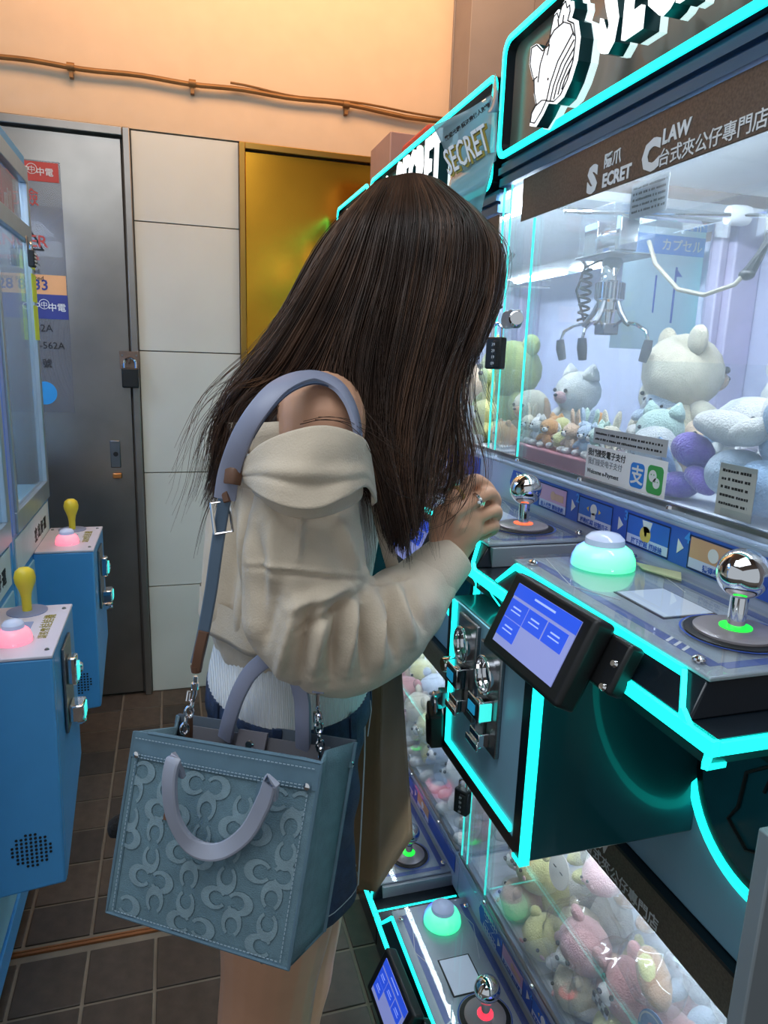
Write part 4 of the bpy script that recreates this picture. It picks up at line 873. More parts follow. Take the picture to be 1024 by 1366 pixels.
# filler layer carrying the pile
for i in range(18):
    x = .70+.075*(i % 3)+random.uniform(-.01, .01); y = .60+.115*(i//3)+random.uniform(-.01, .01)
    c = random.choice(['cream', 'yellow', 'pink', 'peach', 'white'])
    plush('plush_ball', {'cream': 'cream', 'yellow': 'yellow', 'pink': 'pink', 'peach': 'peach', 'white': 'white'}[c]+' round plush toy buried at the bottom of the lower window pile', (x, y, fl2), .048, c, 'ball', random.uniform(-1, 1), (0, 0), 'white', c+' buried lower pile', det=0)
rb = thing('ribbon', 'black and white checked ribbon on the rosy wrapped bear', 'ribbon', (.685, .855, .30))
for k in range(5):
    for j in range(2): obj('check', MB().box(.684, .687, .835+.009*k, .844+.009*k, .300+.009*j, .309+.009*j), M_ink if (k+j) % 2 else M_whiteink, rb)
tg = thing('round_tag', 'round blue cardboard tag on the tan bun plush', 'tag', (.668, .70, .40))
obj('disc', MB().lathe([(.036, 0), (.036, .001)], (.667, .705, .415), (-1, 0, .1), 28), mat('blue_tag_card', '6C94C8', .5), tg)
obj('rim_print', MB().grid([[(.6655, .705+r*math.cos(a), .415+r*math.sin(a)) for a in [2*PI*i/28 for i in range(29)]] for r in (.031, .034)]), M_whiteink, tg)
obj('star_print', MB().lathe([(.008, 0), (.008, .0005)], (.6655, .712, .425), (-1, 0, 0), 5), mat('pink_print', 'E8A0A8', .5), tg)
fc = thing('face_card', 'round cream card with a drawn sleepy face above the pink plush', 'card', (.70, 1.035, .40))
obj('disc', MB().lathe([(.034, 0), (.034, .002)], (.70, 1.04, .43), (-1, 0, .2), 28), mat('cream_card', 'EDE6DC', .6), fc)
for dy in (-.012, .012): obj('eye_line', MB().bar((.696, 1.04+dy-.005, .434), (.696, 1.04+dy+.005, .434), .0015), M_ink, fc)
# far lower window
G4 = 'plush toys in the farther lower window'
for i in range(14):
    x = .72+.1*(i % 2); y = 1.43+.12*(i//2); c = ['pink', 'cream', 'white', 'rose', 'pale', 'peach', 'yellow'][i % 7]
    plush('plush_bear', c.replace('rose', 'rosy')+' plush bear in the farther lower window, '+('nearer half' if i < 7 else 'farther half'), (x, y, fl2), .055, c, 'bear', random.uniform(-.5, .5), (0, 0), 'white', c+' bears farther lower window', det=0)

# ================================================================ stickers and locks on the nearest window
gx = .6415
s = thing('payment_sticker', 'white payment sticker with blue and green icons on the nearest window', 'sticker', (gx, .89, 1.22))
obj('paper', MB().box(gx-.0008, gx, .795, .992, 1.2235, 1.276), M_white, s, smooth=False)
kx = gx-.0012
obj('lettering', text('我們接受電子支付', FX(kx, .988, 1.261), .0125, .0001, 'LEFT', .0002), M_ink, s, smooth=False)
obj('lettering', text('我们接受电子支付', FX(kx, .986, 1.247), .0115, .0001, 'LEFT', 0), mat('grey_ink', '70747A', .6), s, smooth=False)
obj('lettering', text('Welcome e-Payment', FX(kx, .986, 1.232), .0100, .0001, 'LEFT', .0001), M_ink, s, smooth=False)
def rrect(cy, cz, w, h, r, x): return rounded_loop(cy-w/2, cy+w/2, cz-h/2, cz+h/2, r, x)
obj('pay_icon', MB().poly(rrect(.858, 1.247, .032, .036, .007, kx), (.0003, 0, 0)), mat('icon_blue', '2A7AD0', .4), s, smooth=False)
obj('lettering', text('支', FX(kx-.0002, .8575, 1.237), .029, .0001, bold=.0006), M_whiteink, s, smooth=False)
obj('chat_icon', MB().poly(rrect(.818, 1.247, .034, .040, .007, kx), (.0003, 0, 0)), mat('icon_green', '3F9A50', .4), s, smooth=False)
ch = MB()
for cy, cz, r in ((.823, 1.252, .0085), (.814, 1.243, .0075)): ch.lathe([(r, 0), (r, .0002)], (kx, cy, cz), (-1, 0, 0), 20)
obj('speech_bubbles', ch, M_whiteink, s)
for cy, cz in ((.826, 1.254), (.820, 1.254), (.8165, 1.245), (.8115, 1.245)): obj('bubble_eye', MB().lathe([(.0011, 0), (.0011, .0002)], (kx-.0003, cy, cz), (-1, 0, 0), 8), mat('icon_green', '3F9A50'), s)
def rows_print(parent, ya, yb, zs, h, x, seed):
    r = random.Random(seed)
    for z in zs:
        mb = MB(); y = yb
        while y > ya:
            w = r.uniform(.0025, .0045)
            mb.box(x-.0002, x, max(y-w, ya), y, z, z+h*r.uniform(.75, 1)); y -= w+r.choice([.0008, .0008, .003])
        obj('fine_print', mb, M_ink, parent, smooth=False)['kind'] = 'stuff'
s = thing('notice_sticker', 'narrow grey notice strip above the payment sticker', 'sticker', (gx, .89, 1.29))
obj('paper', MB().box(gx-.0008, gx, .80, .977, 1.281, 1.305), mat('grey_paper', 'A9ADB4', .6), s, smooth=False)
rows_print(s, .81, .972, (1.295, 1.286), .0035, gx-.0008, 1)
s = thing('info_card', 'taped grey paper card with small print at the right of the nearest window', 'card', (gx, .67, 1.23))
obj('paper', MB().box(gx-.0008, gx, .642, .700, 1.226, 1.290), mat('old_paper', 'A8ACAA', .7, var=.1), s, smooth=False)
rows_print(s, .650, .695, (1.280, 1.270, 1.260, 1.250, 1.240), .0035, gx-.0008, 2)
obj('tape', MB().box(gx-.0012, gx-.0008, .640, .702, 1.284, 1.293), M_acrthin, s)
obj('tape', MB().box(gx-.0012, gx-.0008, .640, .69, 1.226, 1.236), M_acrthin, s)
s = thing('notice_sheet', 'grey notice sheet with small print hanging below the bronze header', 'sign', (gx, .86, 1.62))
obj('paper', MB().box(.650, .6508, .872, .955, 1.610, 1.658), mat('grey_paper', 'A9ADB4'), s, smooth=False)
rows_print(s, .876, .950, (1.650, 1.642, 1.634, 1.626, 1.618), .0035, .650, 3)

hs = thing('lock_hasp', 'steel cam lock plate bolted on the nearest window post', 'lock', (.63, 1.29, 1.48))
obj('plate', MB().poly(rrect(1.275, 1.482, .085, .034, .016, .628), (.006, 0, 0)), mat('steel_hasp_plate', '9AA4B0', .3, .8), hs, bevel=.002)
obj('cam_bolt', MB().lathe([(.014, 0), (.014, .006), (.009, .008), (.009, .016), (.012, .017), (.012, .022)], (.628, 1.252, 1.482), (-.4, -1, 0), 20), M_chrome, hs)
obj('cam_disc', MB().lathe([(.017, 0), (.017, .006)], (.626, 1.262, 1.482), (-1, 0, 0), 24), mat('steel_hasp_plate', '9AA4B0'), hs)
def combo_lock(label, M, s=1.):
    t = thing('combination_padlock', label, 'padlock', tuple(M.translation), 'black combination padlocks')
    obj('body', MB().obox(M @ Matrix.Translation((0, 0, 0)), .016*s, .009*s, .027*s), M_blackpl, t, bevel=.003*s)
    P = [M @ Vector((.009*s*math.cos(a), 0, .040*s+.009*s*math.sin(a))) for a in [PI*i/10 for i in range(11)]]
    obj('shackle', MB().tube([M @ Vector((.009*s, 0, .022*s))]+P+[M @ Vector((-.009*s, 0, .022*s))], .0028*s, 10), M_chrome, t)
    for k in range(4):
        w = obj('number_wheel', MB().lathe([(.0075*s, -.006*s), (.0085*s, -.005*s), (.0085*s, .005*s), (.0075*s, .006*s)], M @ Vector((.006*s, -.004*s, (-.017+.0105*k)*s)), M.to_3x3() @ Vector((0, 0, 1)), 16), M_blackpl, t)
        obj('digit_print', MB().mesh(M @ Matrix.Translation((.003*s, -.0133*s, (-.0195+.0105*k)*s)) @ Matrix.Rotation(PI/2, 4, 'X'), textmesh('0123'[k]+'9', .007*s, .0001)), M_whiteink, w, smooth=False)
    return t
combo_lock('black combination padlock hanging from the steel hasp beside the hair', frame((.618, 1.310, 1.418), (.5, -.85, 0), (.85, .5, 0)), 1.15)
combo_lock('black combination padlock on the lower left corner of the coin box', frame((.385, .950, .835), (-.2, -.9, -.25), (.95, -.2, .1)) , 1.25)
combo_lock('black combination padlock on the lower window post behind the coin box', frame((.62, 1.335, .40), (.5, -.85, 0), (.85, .5, 0)), 1.15)
tag(obj('ring_hasp', MB().lathe([(.016, -.003), (.016, .003), (.008, .003), (.008, -.003), (.016, -.003)], (.386, .935, .885), (0, 1, .2), 24, closed=False).box(.385, .397, .925, .945, .878, .900), mat('steel_hasp_plate', '9AA4B0'), loc=(.39, .935, .885)), 'steel ring hasp at the left edge of the coin box door', 'hasp')
# banknote-like folded slip behind the big button
tag(obj('paper_slip', MB().hexa([(.612, .80, 1.134), (.633, .735, 1.134), (.618, .715, 1.134), (.600, .77, 1.134)], [(.610, .80, 1.1355), (.633, .735, 1.139), (.618, .715, 1.1365), (.600, .77, 1.1352)]), mat('greenish_slip', 'A9B08C', .7, var=.3), loc=(.61, .76, 1.134), smooth=False), 'crumpled greenish paper slip behind the glowing button', 'paper')

# curled plastic banner hanging between the two signs
bn = thing('hanging_sheet', 'curled translucent blue plastic sheet with gold-edged letters between the two signs', 'banner', (.58, 1.45, 1.85))
def film(name, TL, TR, BR, BL, m, Y0, Y1, curl, seed):
    G = []
    for i in range(13):
        v = i/12; row = []
        for j in range(17):
            u = j/16
            x = (TL[0]*(1-u)+TR[0]*u)*(1-v)+(BL[0]*(1-u)+BR[0]*u)*v; y = (TL[1]*(1-u)+TR[1]*u)*(1-v)+(BL[1]*(1-u)+BR[1]*u)*v
            row.append(at(x+curl*math.sin(PI*v)*(1-u), y+5*math.sin(PI*u*.9+seed)*(1-v), Y0*(1-u)+Y1*u+.03*math.sin(v*3+u*2+seed)))
        G.append(row)
    o = obj(name, MB().grid(G), m, bn); o.modifiers.new('s', 'SOLIDIFY').thickness = .001; return o
film('sheet', (577, 168), (664, 118), (661, 214), (600, 266), glass('blue_plastic_film', (.70, .84, .92), .55, (.48, .64, .74), ior=1.5), 1.42, 1.315, 9, 0)
film('corner_tip', (652, 132), (660, 100), (666, 150), (650, 150), glass('blue_plastic_film'), 1.33, 1.31, 0, 1)
film('lower_fold', (609, 214), (661, 208), (641, 286), (598, 266), glass('teal_plastic_film', (.6, .85, .88), .72, (.42, .66, .72), ior=1.5), 1.385, 1.30, -4, 2)
Mb = frame(at(594, 188, 1.37), (at(655, 140, 1.285)-at(594, 188, 1.37)), (0, 0, 1))
obj('fine_print', MB().mesh(Mb, textmesh('歡迎光臨·請注意個人財物', .0095, .0003, 'LEFT', .0003)), M_ink, bn, smooth=False)
Mb = frame(at(601, 236, 1.37), (at(662, 196, 1.285)-at(601, 236, 1.37)), (-.02, 0, 1))
obj('lettering', MB().mesh(Mb @ Matrix.Diagonal((.42, 1, 1, 1)), textmesh('SECRET', .070, .001, 'LEFT', .002)), mat('gold_letter_edge', '9A8A3C', .4, .4), bn, smooth=False)
obj('lettering', MB().mesh(Mb @ Matrix.Translation((-.003, .003, .003)) @ Matrix.Diagonal((.42, 1, 1, 1)), textmesh('SECRET', .070, .001, 'LEFT', .0003)), M_whiteink, bn, smooth=False)
# ================================================================ the woman
M_skin = mat('skin', 'CC9A7C', .5, var=.04, vs=20, bump=.05, bs=300, spec=.4)
M_lips = mat('lip_skin', 'B4615C', .4)
M_linen = mat('cream_linen', 'CDBDA8', .85, var=.05, vs=30, bump=.35, bs=420, sheen=.15)
M_tank = mat('white_ribbed_knit', 'E6E8EA', .85, var=.03, wave=('X', 120, .6))
M_denim = mat('dark_blue_denim', '1B2E4C', .8, var=.35, vs=60, bump=.5, bs=500)
M_stitch = mat('pale_stitching', 'A8B4BC', .7)
M_hair = mat('dark_brown_hair', '3A261A', .42, var=.35, vs=18, spec=.45)
M_hair2 = mat('lighter_brown_hair', '5A3E2C', .42, var=.3, vs=18, spec=.45)
W = at
person = thing('person', 'woman with long dark brown hair in an off-shoulder cream shirt leaning over the console', 'person', (.15, .95, 0))

def loft(rings): return MB().grid(rings, True)
def capped(mb, n, R):
    'close both ends of a lofted tube'
    mb.f.append(tuple(range(n))[::-1]); mb.f.append(tuple((R-1)*n+k for k in range(n))); return mb
def limb(mb, pts, rad, up=(0, 1, 0), n=20, sub=6):
    'smooth tapered limb with rounded ends through points; rad = (a along up, b across)'
    pts = [Vector(p) for p in pts]; rad = [r if hasattr(r, '__len__') else (r, r) for r in rad]
    P = []; Rr = []
    for i in range(len(pts)-1):
        p0 = pts[max(i-1, 0)]; p1 = pts[i]; p2 = pts[i+1]; p3 = pts[min(i+2, len(pts)-1)]
        for k in range(sub):
            t = k/sub
            P.append(.5*((2*p1)+(p2-p0)*t+(2*p0-5*p1+4*p2-p3)*t*t+(3*p1-p0-3*p2+p3)*t**3))
            s = t*t*(3-2*t); Rr.append((rad[i][0]*(1-s)+rad[i+1][0]*s, rad[i][1]*(1-s)+rad[i+1][1]*s))
    P.append(pts[-1]); Rr.append(rad[-1])
    # rounded ends
    d0 = (P[0]-P[1]).normalized(); d1 = (P[-1]-P[-2]).normalized()
    r0 = min(Rr[0]); r1 = min(Rr[-1])
    A = [(P[0]+d0*r0*math.sin(a), (Rr[0][0]*math.cos(a), Rr[0][1]*math.cos(a))) for a in (1.45, 1.1, .7, .35)]
    B = [(P[-1]+d1*r1*math.sin(a), (Rr[-1][0]*math.cos(a), Rr[-1][1]*math.cos(a))) for a in (.35, .7, 1.1, 1.45)]
    S = A+list(zip(P, Rr))+B
    rings = []
    upv = Vector(up)
    for i, (p, r) in enumerate(S):
        t = (S[min(i+1, len(S)-1)][0]-S[max(i-1, 0)][0]).normalized()
        a = (upv-t*upv.dot(t)).normalized(); b = t.cross(a)
        rings.append([p+a*r[0]*math.cos(2*PI*k/n)+b*r[1]*math.sin(2*PI*k/n) for k in range(n)])
    o = len(mb.v); mb.grid(rings, True); m = len(rings)
    mb.f.append(tuple(o+k for k in range(n))[::-1]); mb.f.append(tuple(o+(m-1)*n+k for k in range(n)))
    return mb
def remesh(name, mb, vox, m, parent, it=4, fac=.5, disp=None, adapt=0.):
    o = obj(name, mb, m, None, ang=180)
    r = o.modifiers.new('r', 'REMESH'); r.mode = 'VOXEL'; r.voxel_size = vox; r.use_smooth_shade = True
    if it: s = o.modifiers.new('s', 'SMOOTH'); s.iterations = it; s.factor = fac
    dg = bpy.context.evaluated_depsgraph_get()
    me = bpy.data.meshes.new_from_object(o.evaluated_get(dg))
    bpy.data.objects.remove(o)
    n = len(me.vertices); co = np.empty(n*3); me.vertices.foreach_get('co', co); co = co.reshape(-1, 3)
    if disp is not None:
        no = np.empty(n*3); me.vertices.foreach_get('normal', no); no = no.reshape(-1, 3)
        co = co+no*disp(co, no)[:, None]
    base = wpos(parent) if parent else Vector((0, 0, 0))
    co = co-np.array(base)
    me.vertices.foreach_set('co', co.ravel()); me.update()
    me.polygons.foreach_set('use_smooth', [True]*len(me.polygons))
    me.materials.clear(); me.materials.append(m); me.name = name
    o = bpy.data.objects.new(name, me); COL.objects.link(o)
    if parent: o.parent = parent
    return o

# ---- key joints (right side is nearest the camera)
YC = .965
hip = Vector((.150, YC, .88)); neck0 = Vector((.205, YC-.005, 1.355))
shR = Vector((.170, .825, 1.325)); elR = Vector(W(440, 862, .80)); wrR = W(598, 742, .85)
shL = Vector((.185, 1.105, 1.325)); elL = Vector((.185, 1.155, 1.06)); wrL = Vector((.34, 1.16, .955))
hc = Vector((.352, .955, 1.515))                                     # skull centre
HF = Vector((math.cos(.66), -.05, -math.sin(.66))).normalized()      # where the face points
HU = Vector((math.sin(.66), 0, math.cos(.66))); HU = (HU-HF*HU.dot(HF)).normalized(); HS = HF.cross(HU)   # up and side of the head
def H(f, u, s): return hc+HF*f+HU*u+HS*s
RH = Matrix(((HF.x, HS.x, HU.x), (HF.y, HS.y, HU.y), (HF.z, HS.z, HU.z)))
b = MB()
limb(b, [hip, (.150, YC, .99), (.165, YC, 1.10), (.178, YC, 1.21), (.188, YC, 1.30)], [(.155, .095), (.125, .083), (.130, .090), (.145, .095), (.135, .075)], n=28)
limb(b, [(.165, .85, 1.325), (.180, YC, 1.345), (.185, 1.085, 1.325)], [(.045, .045), (.055, .055), (.045, .045)], up=(0, 0, 1))
limb(b, [(.185, YC, 1.31), neck0, (.262, .96, 1.43), H(-.02, -.03, 0)], [(.075, .06), (.055, .05), (.048, .050), (.05, .052)])
b.ell(hc, (.094, .076, .090), RH, 28, 20)
b.ell(H(.030, -.055, 0), (.062, .056, .062), RH, 24, 16)
b.ell(H(.055, -.098, 0), (.030, .034, .022), RH, 16, 10)                # chin
b.ell(H(.088, -.030, 0), (.013, .011, .026), RH, 14, 10)                # nose bridge
b.ell(H(.104, -.045, 0), (.012, .013, .011), RH, 14, 10)                # nose tip
for q in (-1, 1):
    b.ell(H(.094, -.052, q*.010), (.009, .007, .007), RH, 10, 8)
    b.ell(H(.070, -.040, q*.036), (.020, .022, .020), RH, 12, 8)        # cheeks
    b.ell(H(.078, .010, q*.030), (.016, .022, .008), RH, 12, 8)         # brows
    b.ell(H(-.008, -.018, q*.078), (.018, .007, .030), RH, 12, 10)      # ears
b.ell(H(.083, -.076, 0), (.010, .022, .006), RH, 12, 8); b.ell(H(.081, -.086, 0), (.010, .019, .006), RH, 12, 8)
limb(b, [shR+Vector((.0, .02, 0)), shR, (.163, .806, 1.20), elR], [(.050, .050), (.052, .052), (.043, .043), (.038, .038)])
limb(b, [elR, elR.lerp(wrR, .35)+Vector((0, -.004, -.004)), elR.lerp(wrR, .8), wrR], [(.038, .038), (.038, .040), (.028, .030), (.024, .028)])
limb(b, [shL, (.185, 1.13, 1.20), elL], [.050, .043, .038]); limb(b, [elL, elL.lerp(wrL, .4), wrL], [.038, .038, .025])
for hx_, hy, kx, ky, ax in ((.145, .895, .112, .885, .095), (.160, 1.035, .192, 1.045, .175)):
    limb(b, [(hx_, hy, .86), (hx_-.002, hy-.004, .72), (.5*hx_+.5*kx, .5*hy+.5*ky, .60), (kx, ky, .47), (kx-.012, ky, .33), (ax, ky, .20), (ax-.005, ky, .09)], [(.083, .088), (.082, .088), (.076, .084), (.066, .072), (.062, .068), (.046, .050), (.034, .036)])
    limb(b, [(ax-.01, ky, .055), (ax+.06, ky, .045), (ax+.125, ky, .03)], [.030, .032, .022])
# ---- right hand: palm plus four curled fingers and a thumb
def chain(mb, pts, rs): limb(mb, pts, rs, up=(0, 0, 1), n=12, sub=4)
mcp = [W(603, 664, .838), W(606, 684, .832), W(613, 702, .836), W(622, 718, .842)]
pip = [W(634, 640, .848), W(652, 658, .842), W(659, 681, .845), W(657, 701, .850)]
dip = [W(655, 656, .868), W(661, 672, .868), W(661, 690, .870), W(657, 708, .872)]
tip = [W(651, 678, .884), W(640, 690, .886), W(640, 702, .884), W(640, 716, .884)]
fr_ = [.0088, .0090, .0088, .0080]
palmb = [wrR+Vector((.004, .004, .006)), W(600, 722, .852)]
limb(b, [wrR, W(603, 722, .852), W(608, 700, .848), W(611, 686, .846)], [(.026, .024), (.034, .022), (.037, .019), (.034, .016)], up=(W(600, 660, .85)-W(640, 735, .85)))
for k in range(4):
    chain(b, [mcp[k].lerp(wrR, .45), mcp[k].lerp(wrR, .12), mcp[k], mcp[k].lerp(pip[k], .5), pip[k], dip[k], tip[k]], [.0105, .0100, .0104, .0084, .0090, fr_[k]-.0010, fr_[k]-.0018])
for k in range(3):
    b.ell(mcp[k].lerp(pip[k], .45).lerp(mcp[k+1].lerp(pip[k+1], .45), .5)+Vector((0, .0065, 0)), (.014, .006, .0105), None, 14, 10)
b.ell(mcp[0].lerp(pip[0], .6).lerp(pip[1], .5)+Vector((0, .010, 0)), (.014, .006, .013), None, 14, 10)
thb = [W(612, 735, .872), W(628, 716, .892), W(640, 696, .900), W(646, 682, .902)]
chain(b, thb, [.015, .0125, .0108, .009])
# ---- left hand closed on the paper bag's handle
pl0 = wrL+Vector((.045, .003, -.012))
limb(b, [wrL, pl0, pl0+Vector((.03, 0, -.008))], [(.024, .026), (.020, .036), (.016, .036)])
for k in range(4):
    q = pl0+Vector((.032-.0*k, -.028+.019*k, -.006)); chain(b, [q+Vector((-.02, 0, 0)), q, q+Vector((.025, 0, -.014)), q+Vector((.018, 0, -.036)), q+Vector((-.002, 0, -.036))], [.010, .0092, .0088, .0082, .0074])
chain(b, [wrL+Vector((.02, -.026, -.01)), pl0+Vector((-.005, -.044, -.022)), pl0+Vector((.022, -.040, -.036))], [.012, .0108, .009])
body = remesh('body', b, .0028, M_skin, person, it=2)
# face details
for q in (-1, 1):
    obj('eye', MB().ell(H(.083, -.006, q*.031), (.007, .012, .0075), RH, 14, 10), M_white, body)
    obj('eyelid', MB().ell(H(.0845, -.004, q*.031), (.0075, .014, .007), RH, 14, 10), M_skin, body)
    obj('eyelashes', MB().tube([H(.088, -.010, q*.020), H(.094, -.013, q*.031), H(.086, -.010, q*.044)], .0011, 5), M_ink, body)
    obj('eyebrow', MB().tube([H(.094, .016, q*.018), H(.094, .021, q*.031), H(.082, .017, q*.046)], [.0012, .0022, .0010], 6), M_hair, body)
obj('mouth', MB().ell(H(.090, -.081, 0), (.0055, .018, .006), RH, 14, 8), M_lips, body)
for k in range(4):
    d = (tip[k]-dip[k]).normalized(); obj('nail', MB().ell(tip[k]+Vector((.004, .0045, 0)), (.0045, .0025, .006), None, 10, 6), mat('nail', 'D8A8A0', .25), body)
def ringband(name, label, p, d, r, m, stones):
    d = Vector(d).normalized(); a = d.orthogonal().normalized(); c = d.cross(a)
    o = obj(name, MB().tube([p+a*r*math.cos(t)+c*r*math.sin(t) for t in [2*PI*i/28 for i in range(29)]], .0011, 8), m, body); o['label'] = label
    for i in range(stones):
        t = 2*PI*i/stones; obj('ring_bead', MB().ell(p+(a*math.cos(t)+c*math.sin(t))*r*1.08, .0013, None, 8, 6), m, o) if False else None
    return o
M_goldr = mat('gold_ring', 'D8B070', .45, .6, var=0); M_silv = mat('silver_ring', 'E8E8EC', .15, 1, var=0)
p_ = mcp[0].lerp(pip[0], .22); ringband('finger_ring', 'gold chain finger ring', p_, pip[0]-mcp[0], .0104, M_goldr, 0); ringband('finger_ring', 'gold chain finger ring', p_+(pip[0]-mcp[0]).normalized()*.0025, pip[0]-mcp[0], .0102, M_goldr, 0)
p_ = mcp[1].lerp(pip[1], .62); rg = ringband('finger_ring', 'silver finger ring with stones', p_, pip[1]-mcp[1], .0098, M_silv, 0); ringband('finger_ring', 'silver finger ring with stones', p_+(pip[1]-mcp[1]).normalized()*.0022, pip[1]-mcp[1], .0098, M_silv, 0)
obj('ring_stones', MB().ell(p_+Vector((.001, -.0115, .004)), .0022, None, 8, 6).ell(p_+Vector((-.001, -.0118, 0)), .0024, None, 8, 6), mat('clear_stone', 'F4F6FA', .05, var=0), body)

# ---- tank top, shorts
def ringE(cx, cy, z, rx, ry, n=64, ph=0, wob=0., wk=7):
    return [(cx+rx*(1+wob*math.sin(wk*a+ph))*math.cos(a), cy+ry*(1+wob*math.sin(wk*a+ph))*math.sin(a), z) for a in [2*PI*i/n for i in range(n)]]
def ztab(z, T):
    for (z0, v0), (z1, v1) in zip(T, T[1:]):
        if z0 <= z <= z1: k = (z-z0)/(z1-z0); return [a*(1-k)+c*k for a, c in zip(v0, v1)]
    return list(T[0][1] if z < T[0][0] else T[-1][1])
TT = [(.92, (.152, .1150, .1655)), (.945, (.152, .114, .163)), (.98, (.154, .108, .152)), (1.03, (.158, .100, .140)), (1.15, (.172, .104, .144)), (1.27, (.186, .102, .140))]
tank = MB()
rr = []
for i in range(22):
    z = .925+.335*i/21; c = ztab(z, TT); N_ = 180
    rr.append([(c[0]+(c[1]+(.0012 if k % 2 else -.0004))*math.cos(2*PI*k/N_), YC+(c[2]+(.0012 if k % 2 else -.0004))*math.sin(2*PI*k/N_), z) for k in range(N_)])
tank.grid(rr, True); ttop = obj('tank_top', tank, M_tank, person, ang=180)
sh = MB()
limb(sh, [(.152, YC, .905), (.150, YC, .87), (.150, YC, .84)], [(.152, .104), (.163, .114), (.155, .113)], n=32)
for hx_, hy in ((.145, .893), (.165, 1.037)):
    limb(sh, [(hx_, hy, .86), (hx_-.002, hy-.004, .78), (hx_-.004, hy-.006, .735)], [(.088, .098), (.090, .100), (.084, .096)], n=28)
def dshort(co, no):
    d = np.zeros(len(co))
    d += .0025*np.sin(co[:, 2]*150+co[:, 0]*60+co[:, 1]*40)*np.clip((.75-co[:, 2])*8, 0, 1)
    d += .002*np.sin(co[:, 0]*90+co[:, 2]*70)
    return d
shorts = remesh('shorts', sh, .005, M_denim, person, 6, .5, dshort)
hm = MB()
for hx_, hy in ((.145, .893), (.165, 1.037)):
    rr = [ringE(hx_-.005, hy-.007, z+.105, .099+e, .087+e, 48, hx_*40, .012, 9) for z, e in ((.530, .0), (.528, .004), (.545, .004), (.565, .002), (.60, .0), (.64, -.004))]
    h_ = obj('leg_hem', MB().grid(rr, True), M_denim, shorts, ang=180)
    obj('hem_stitch', MB().tube(ringE(hx_-.005, hy-.007, .653, .1045, .0925, 48, hx_*40, .012, 9)[:48], .0006, 4), M_stitch, shorts)
obj('waistband', MB().grid([ringE(.152, YC, z, .117+e, .168+e) for z, e in ((.902, 0), (.903, .003), (.936, .000), (.937, -.003), (.923, -.004))], True), M_denim, shorts, ang=180)
for a in (-.3, -1.0, -1.9, -2.7): obj('belt_loop', MB().bar((.152+.121*math.cos(a), YC+.173*math.sin(a), .895), (.152+.119*math.cos(a), YC+.171*math.sin(a), .942), .012, .003, up=(math.cos(a), math.sin(a), 0)), M_denim, shorts, bevel=.001)
obj('side_seam', MB().tube([(.250, .885, .92), (.246, .865, .85), (.240, .850, .76), (.235, .840, .66)], .0012, 5), M_stitch, shorts)
obj('pocket_seam', MB().tube([(.266, .93, .935), (.264, .90, .90), (.254, .880, .87)], .0009, 5), M_stitch, shorts)

# ---- shirt: body, sleeve, cuff, collar flap
def folds(co, segs, near=True):
    d = np.zeros(len(co))
    for a, c, w, amp in segs:
        a = np.array(a); c = np.array(c); ab = c-a; t = np.clip(((co-a)@ab)/(ab@ab), 0, 1)
        q = a+t[:, None]*ab; r = np.linalg.norm(co-q, axis=1); fade = np.sin(np.clip(t, .02, .98)*np.pi)**.5
        d += amp*np.exp(-(r/w)**2)*fade
    return d
def seg(x0, y0, x1, y1, w, amp, Y=.735): return ((x0, y0), (x1, y1), w*1000, amp)
_A = np.array([list(_r2), list(_u2), list(_w)]); _E = np.array(list(EYE))
def foldmap(co, no, segs):
    'creases laid on the side of the cloth that is turned outward (towards -Y)'
    q = (co-_E)@_A.T; uv = np.stack([512+937*q[:, 0]/q[:, 2], 683-937*q[:, 1]/q[:, 2]], 1)
    d = np.zeros(len(co))
    for a, c, w, amp in segs:
        a = np.array(a); c = np.array(c); ab = c-a; t = np.clip(((uv-a)@ab)/(ab@ab), 0, 1)
        r = np.linalg.norm(uv-a-t[:, None]*ab, axis=1); d += 1.5*amp*np.exp(-(r/(w*.85))**2)*np.sin(np.clip(t, .04, .96)*np.pi)**.6
    return d*np.clip(-no[:, 1]*2.5, 0, 1)
def nz3(co, s, seed=0): return np.array([noise.noise(Vector(p)*s+Vector((seed, 0, 0))) for p in co.tolist()])
SL = MB()
sp = [W(408, 668, .80), W(406, 710, .79), W(406, 760, .785), W(418, 815, .785), W(456, 848, .79), W(503, 835, .80), W(538, 808, .82), W(566, 778, .835)]
limb(SL, sp, [(.058, .062), (.060, .068), (.062, .072), (.068, .084), (.070, .078), (.064, .068), (.056, .056), (.040, .042)], up=(0, 1, 0), n=36)
FS = [seg(372, 770, 345, 880, .012, -.007), seg(395, 800, 372, 905, .010, .008), seg(415, 800, 398, 915, .007, -.009), seg(432, 795, 418, 905, .010, .011), seg(452, 805, 440, 915, .007, -.010),
      seg(468, 790, 462, 900, .009, .012), seg(484, 800, 486, 905, .006, -.010), seg(496, 785, 506, 895, .010, .011), seg(514, 800, 528, 880, .006, -.008), seg(522, 775, 552, 860, .009, .009), seg(540, 780, 566, 840, .006, -.007),
      seg(470, 778, 385, 812, .010, .010), seg(480, 792, 400, 840, .006, -.008), seg(486, 765, 545, 748, .008, .008), seg(490, 778, 550, 765, .006, -.007), seg(405, 660, 398, 745, .005, .006), seg(340, 690, 345, 850, .012, -.007), seg(362, 690, 366, 800, .012, .005),
      seg(450, 690, 478, 775, .010, .007), seg(330, 752, 480, 768, .004, .003), seg(325, 757, 480, 775, .004, -.003)]
def dsl(co, no):
    d = foldmap(co, no, FS)+.0045*nz3(co, 14)+.002*nz3(co, 40, 5)
    return d
shirt = MB()
limb(shirt, [(.150, YC, 1.035), (.148, YC, 1.08), (.152, YC, 1.16), (.162, YC, 1.235)], [(.150, .110), (.156, .116), (.156, .114), (.148, .098)], n=40)
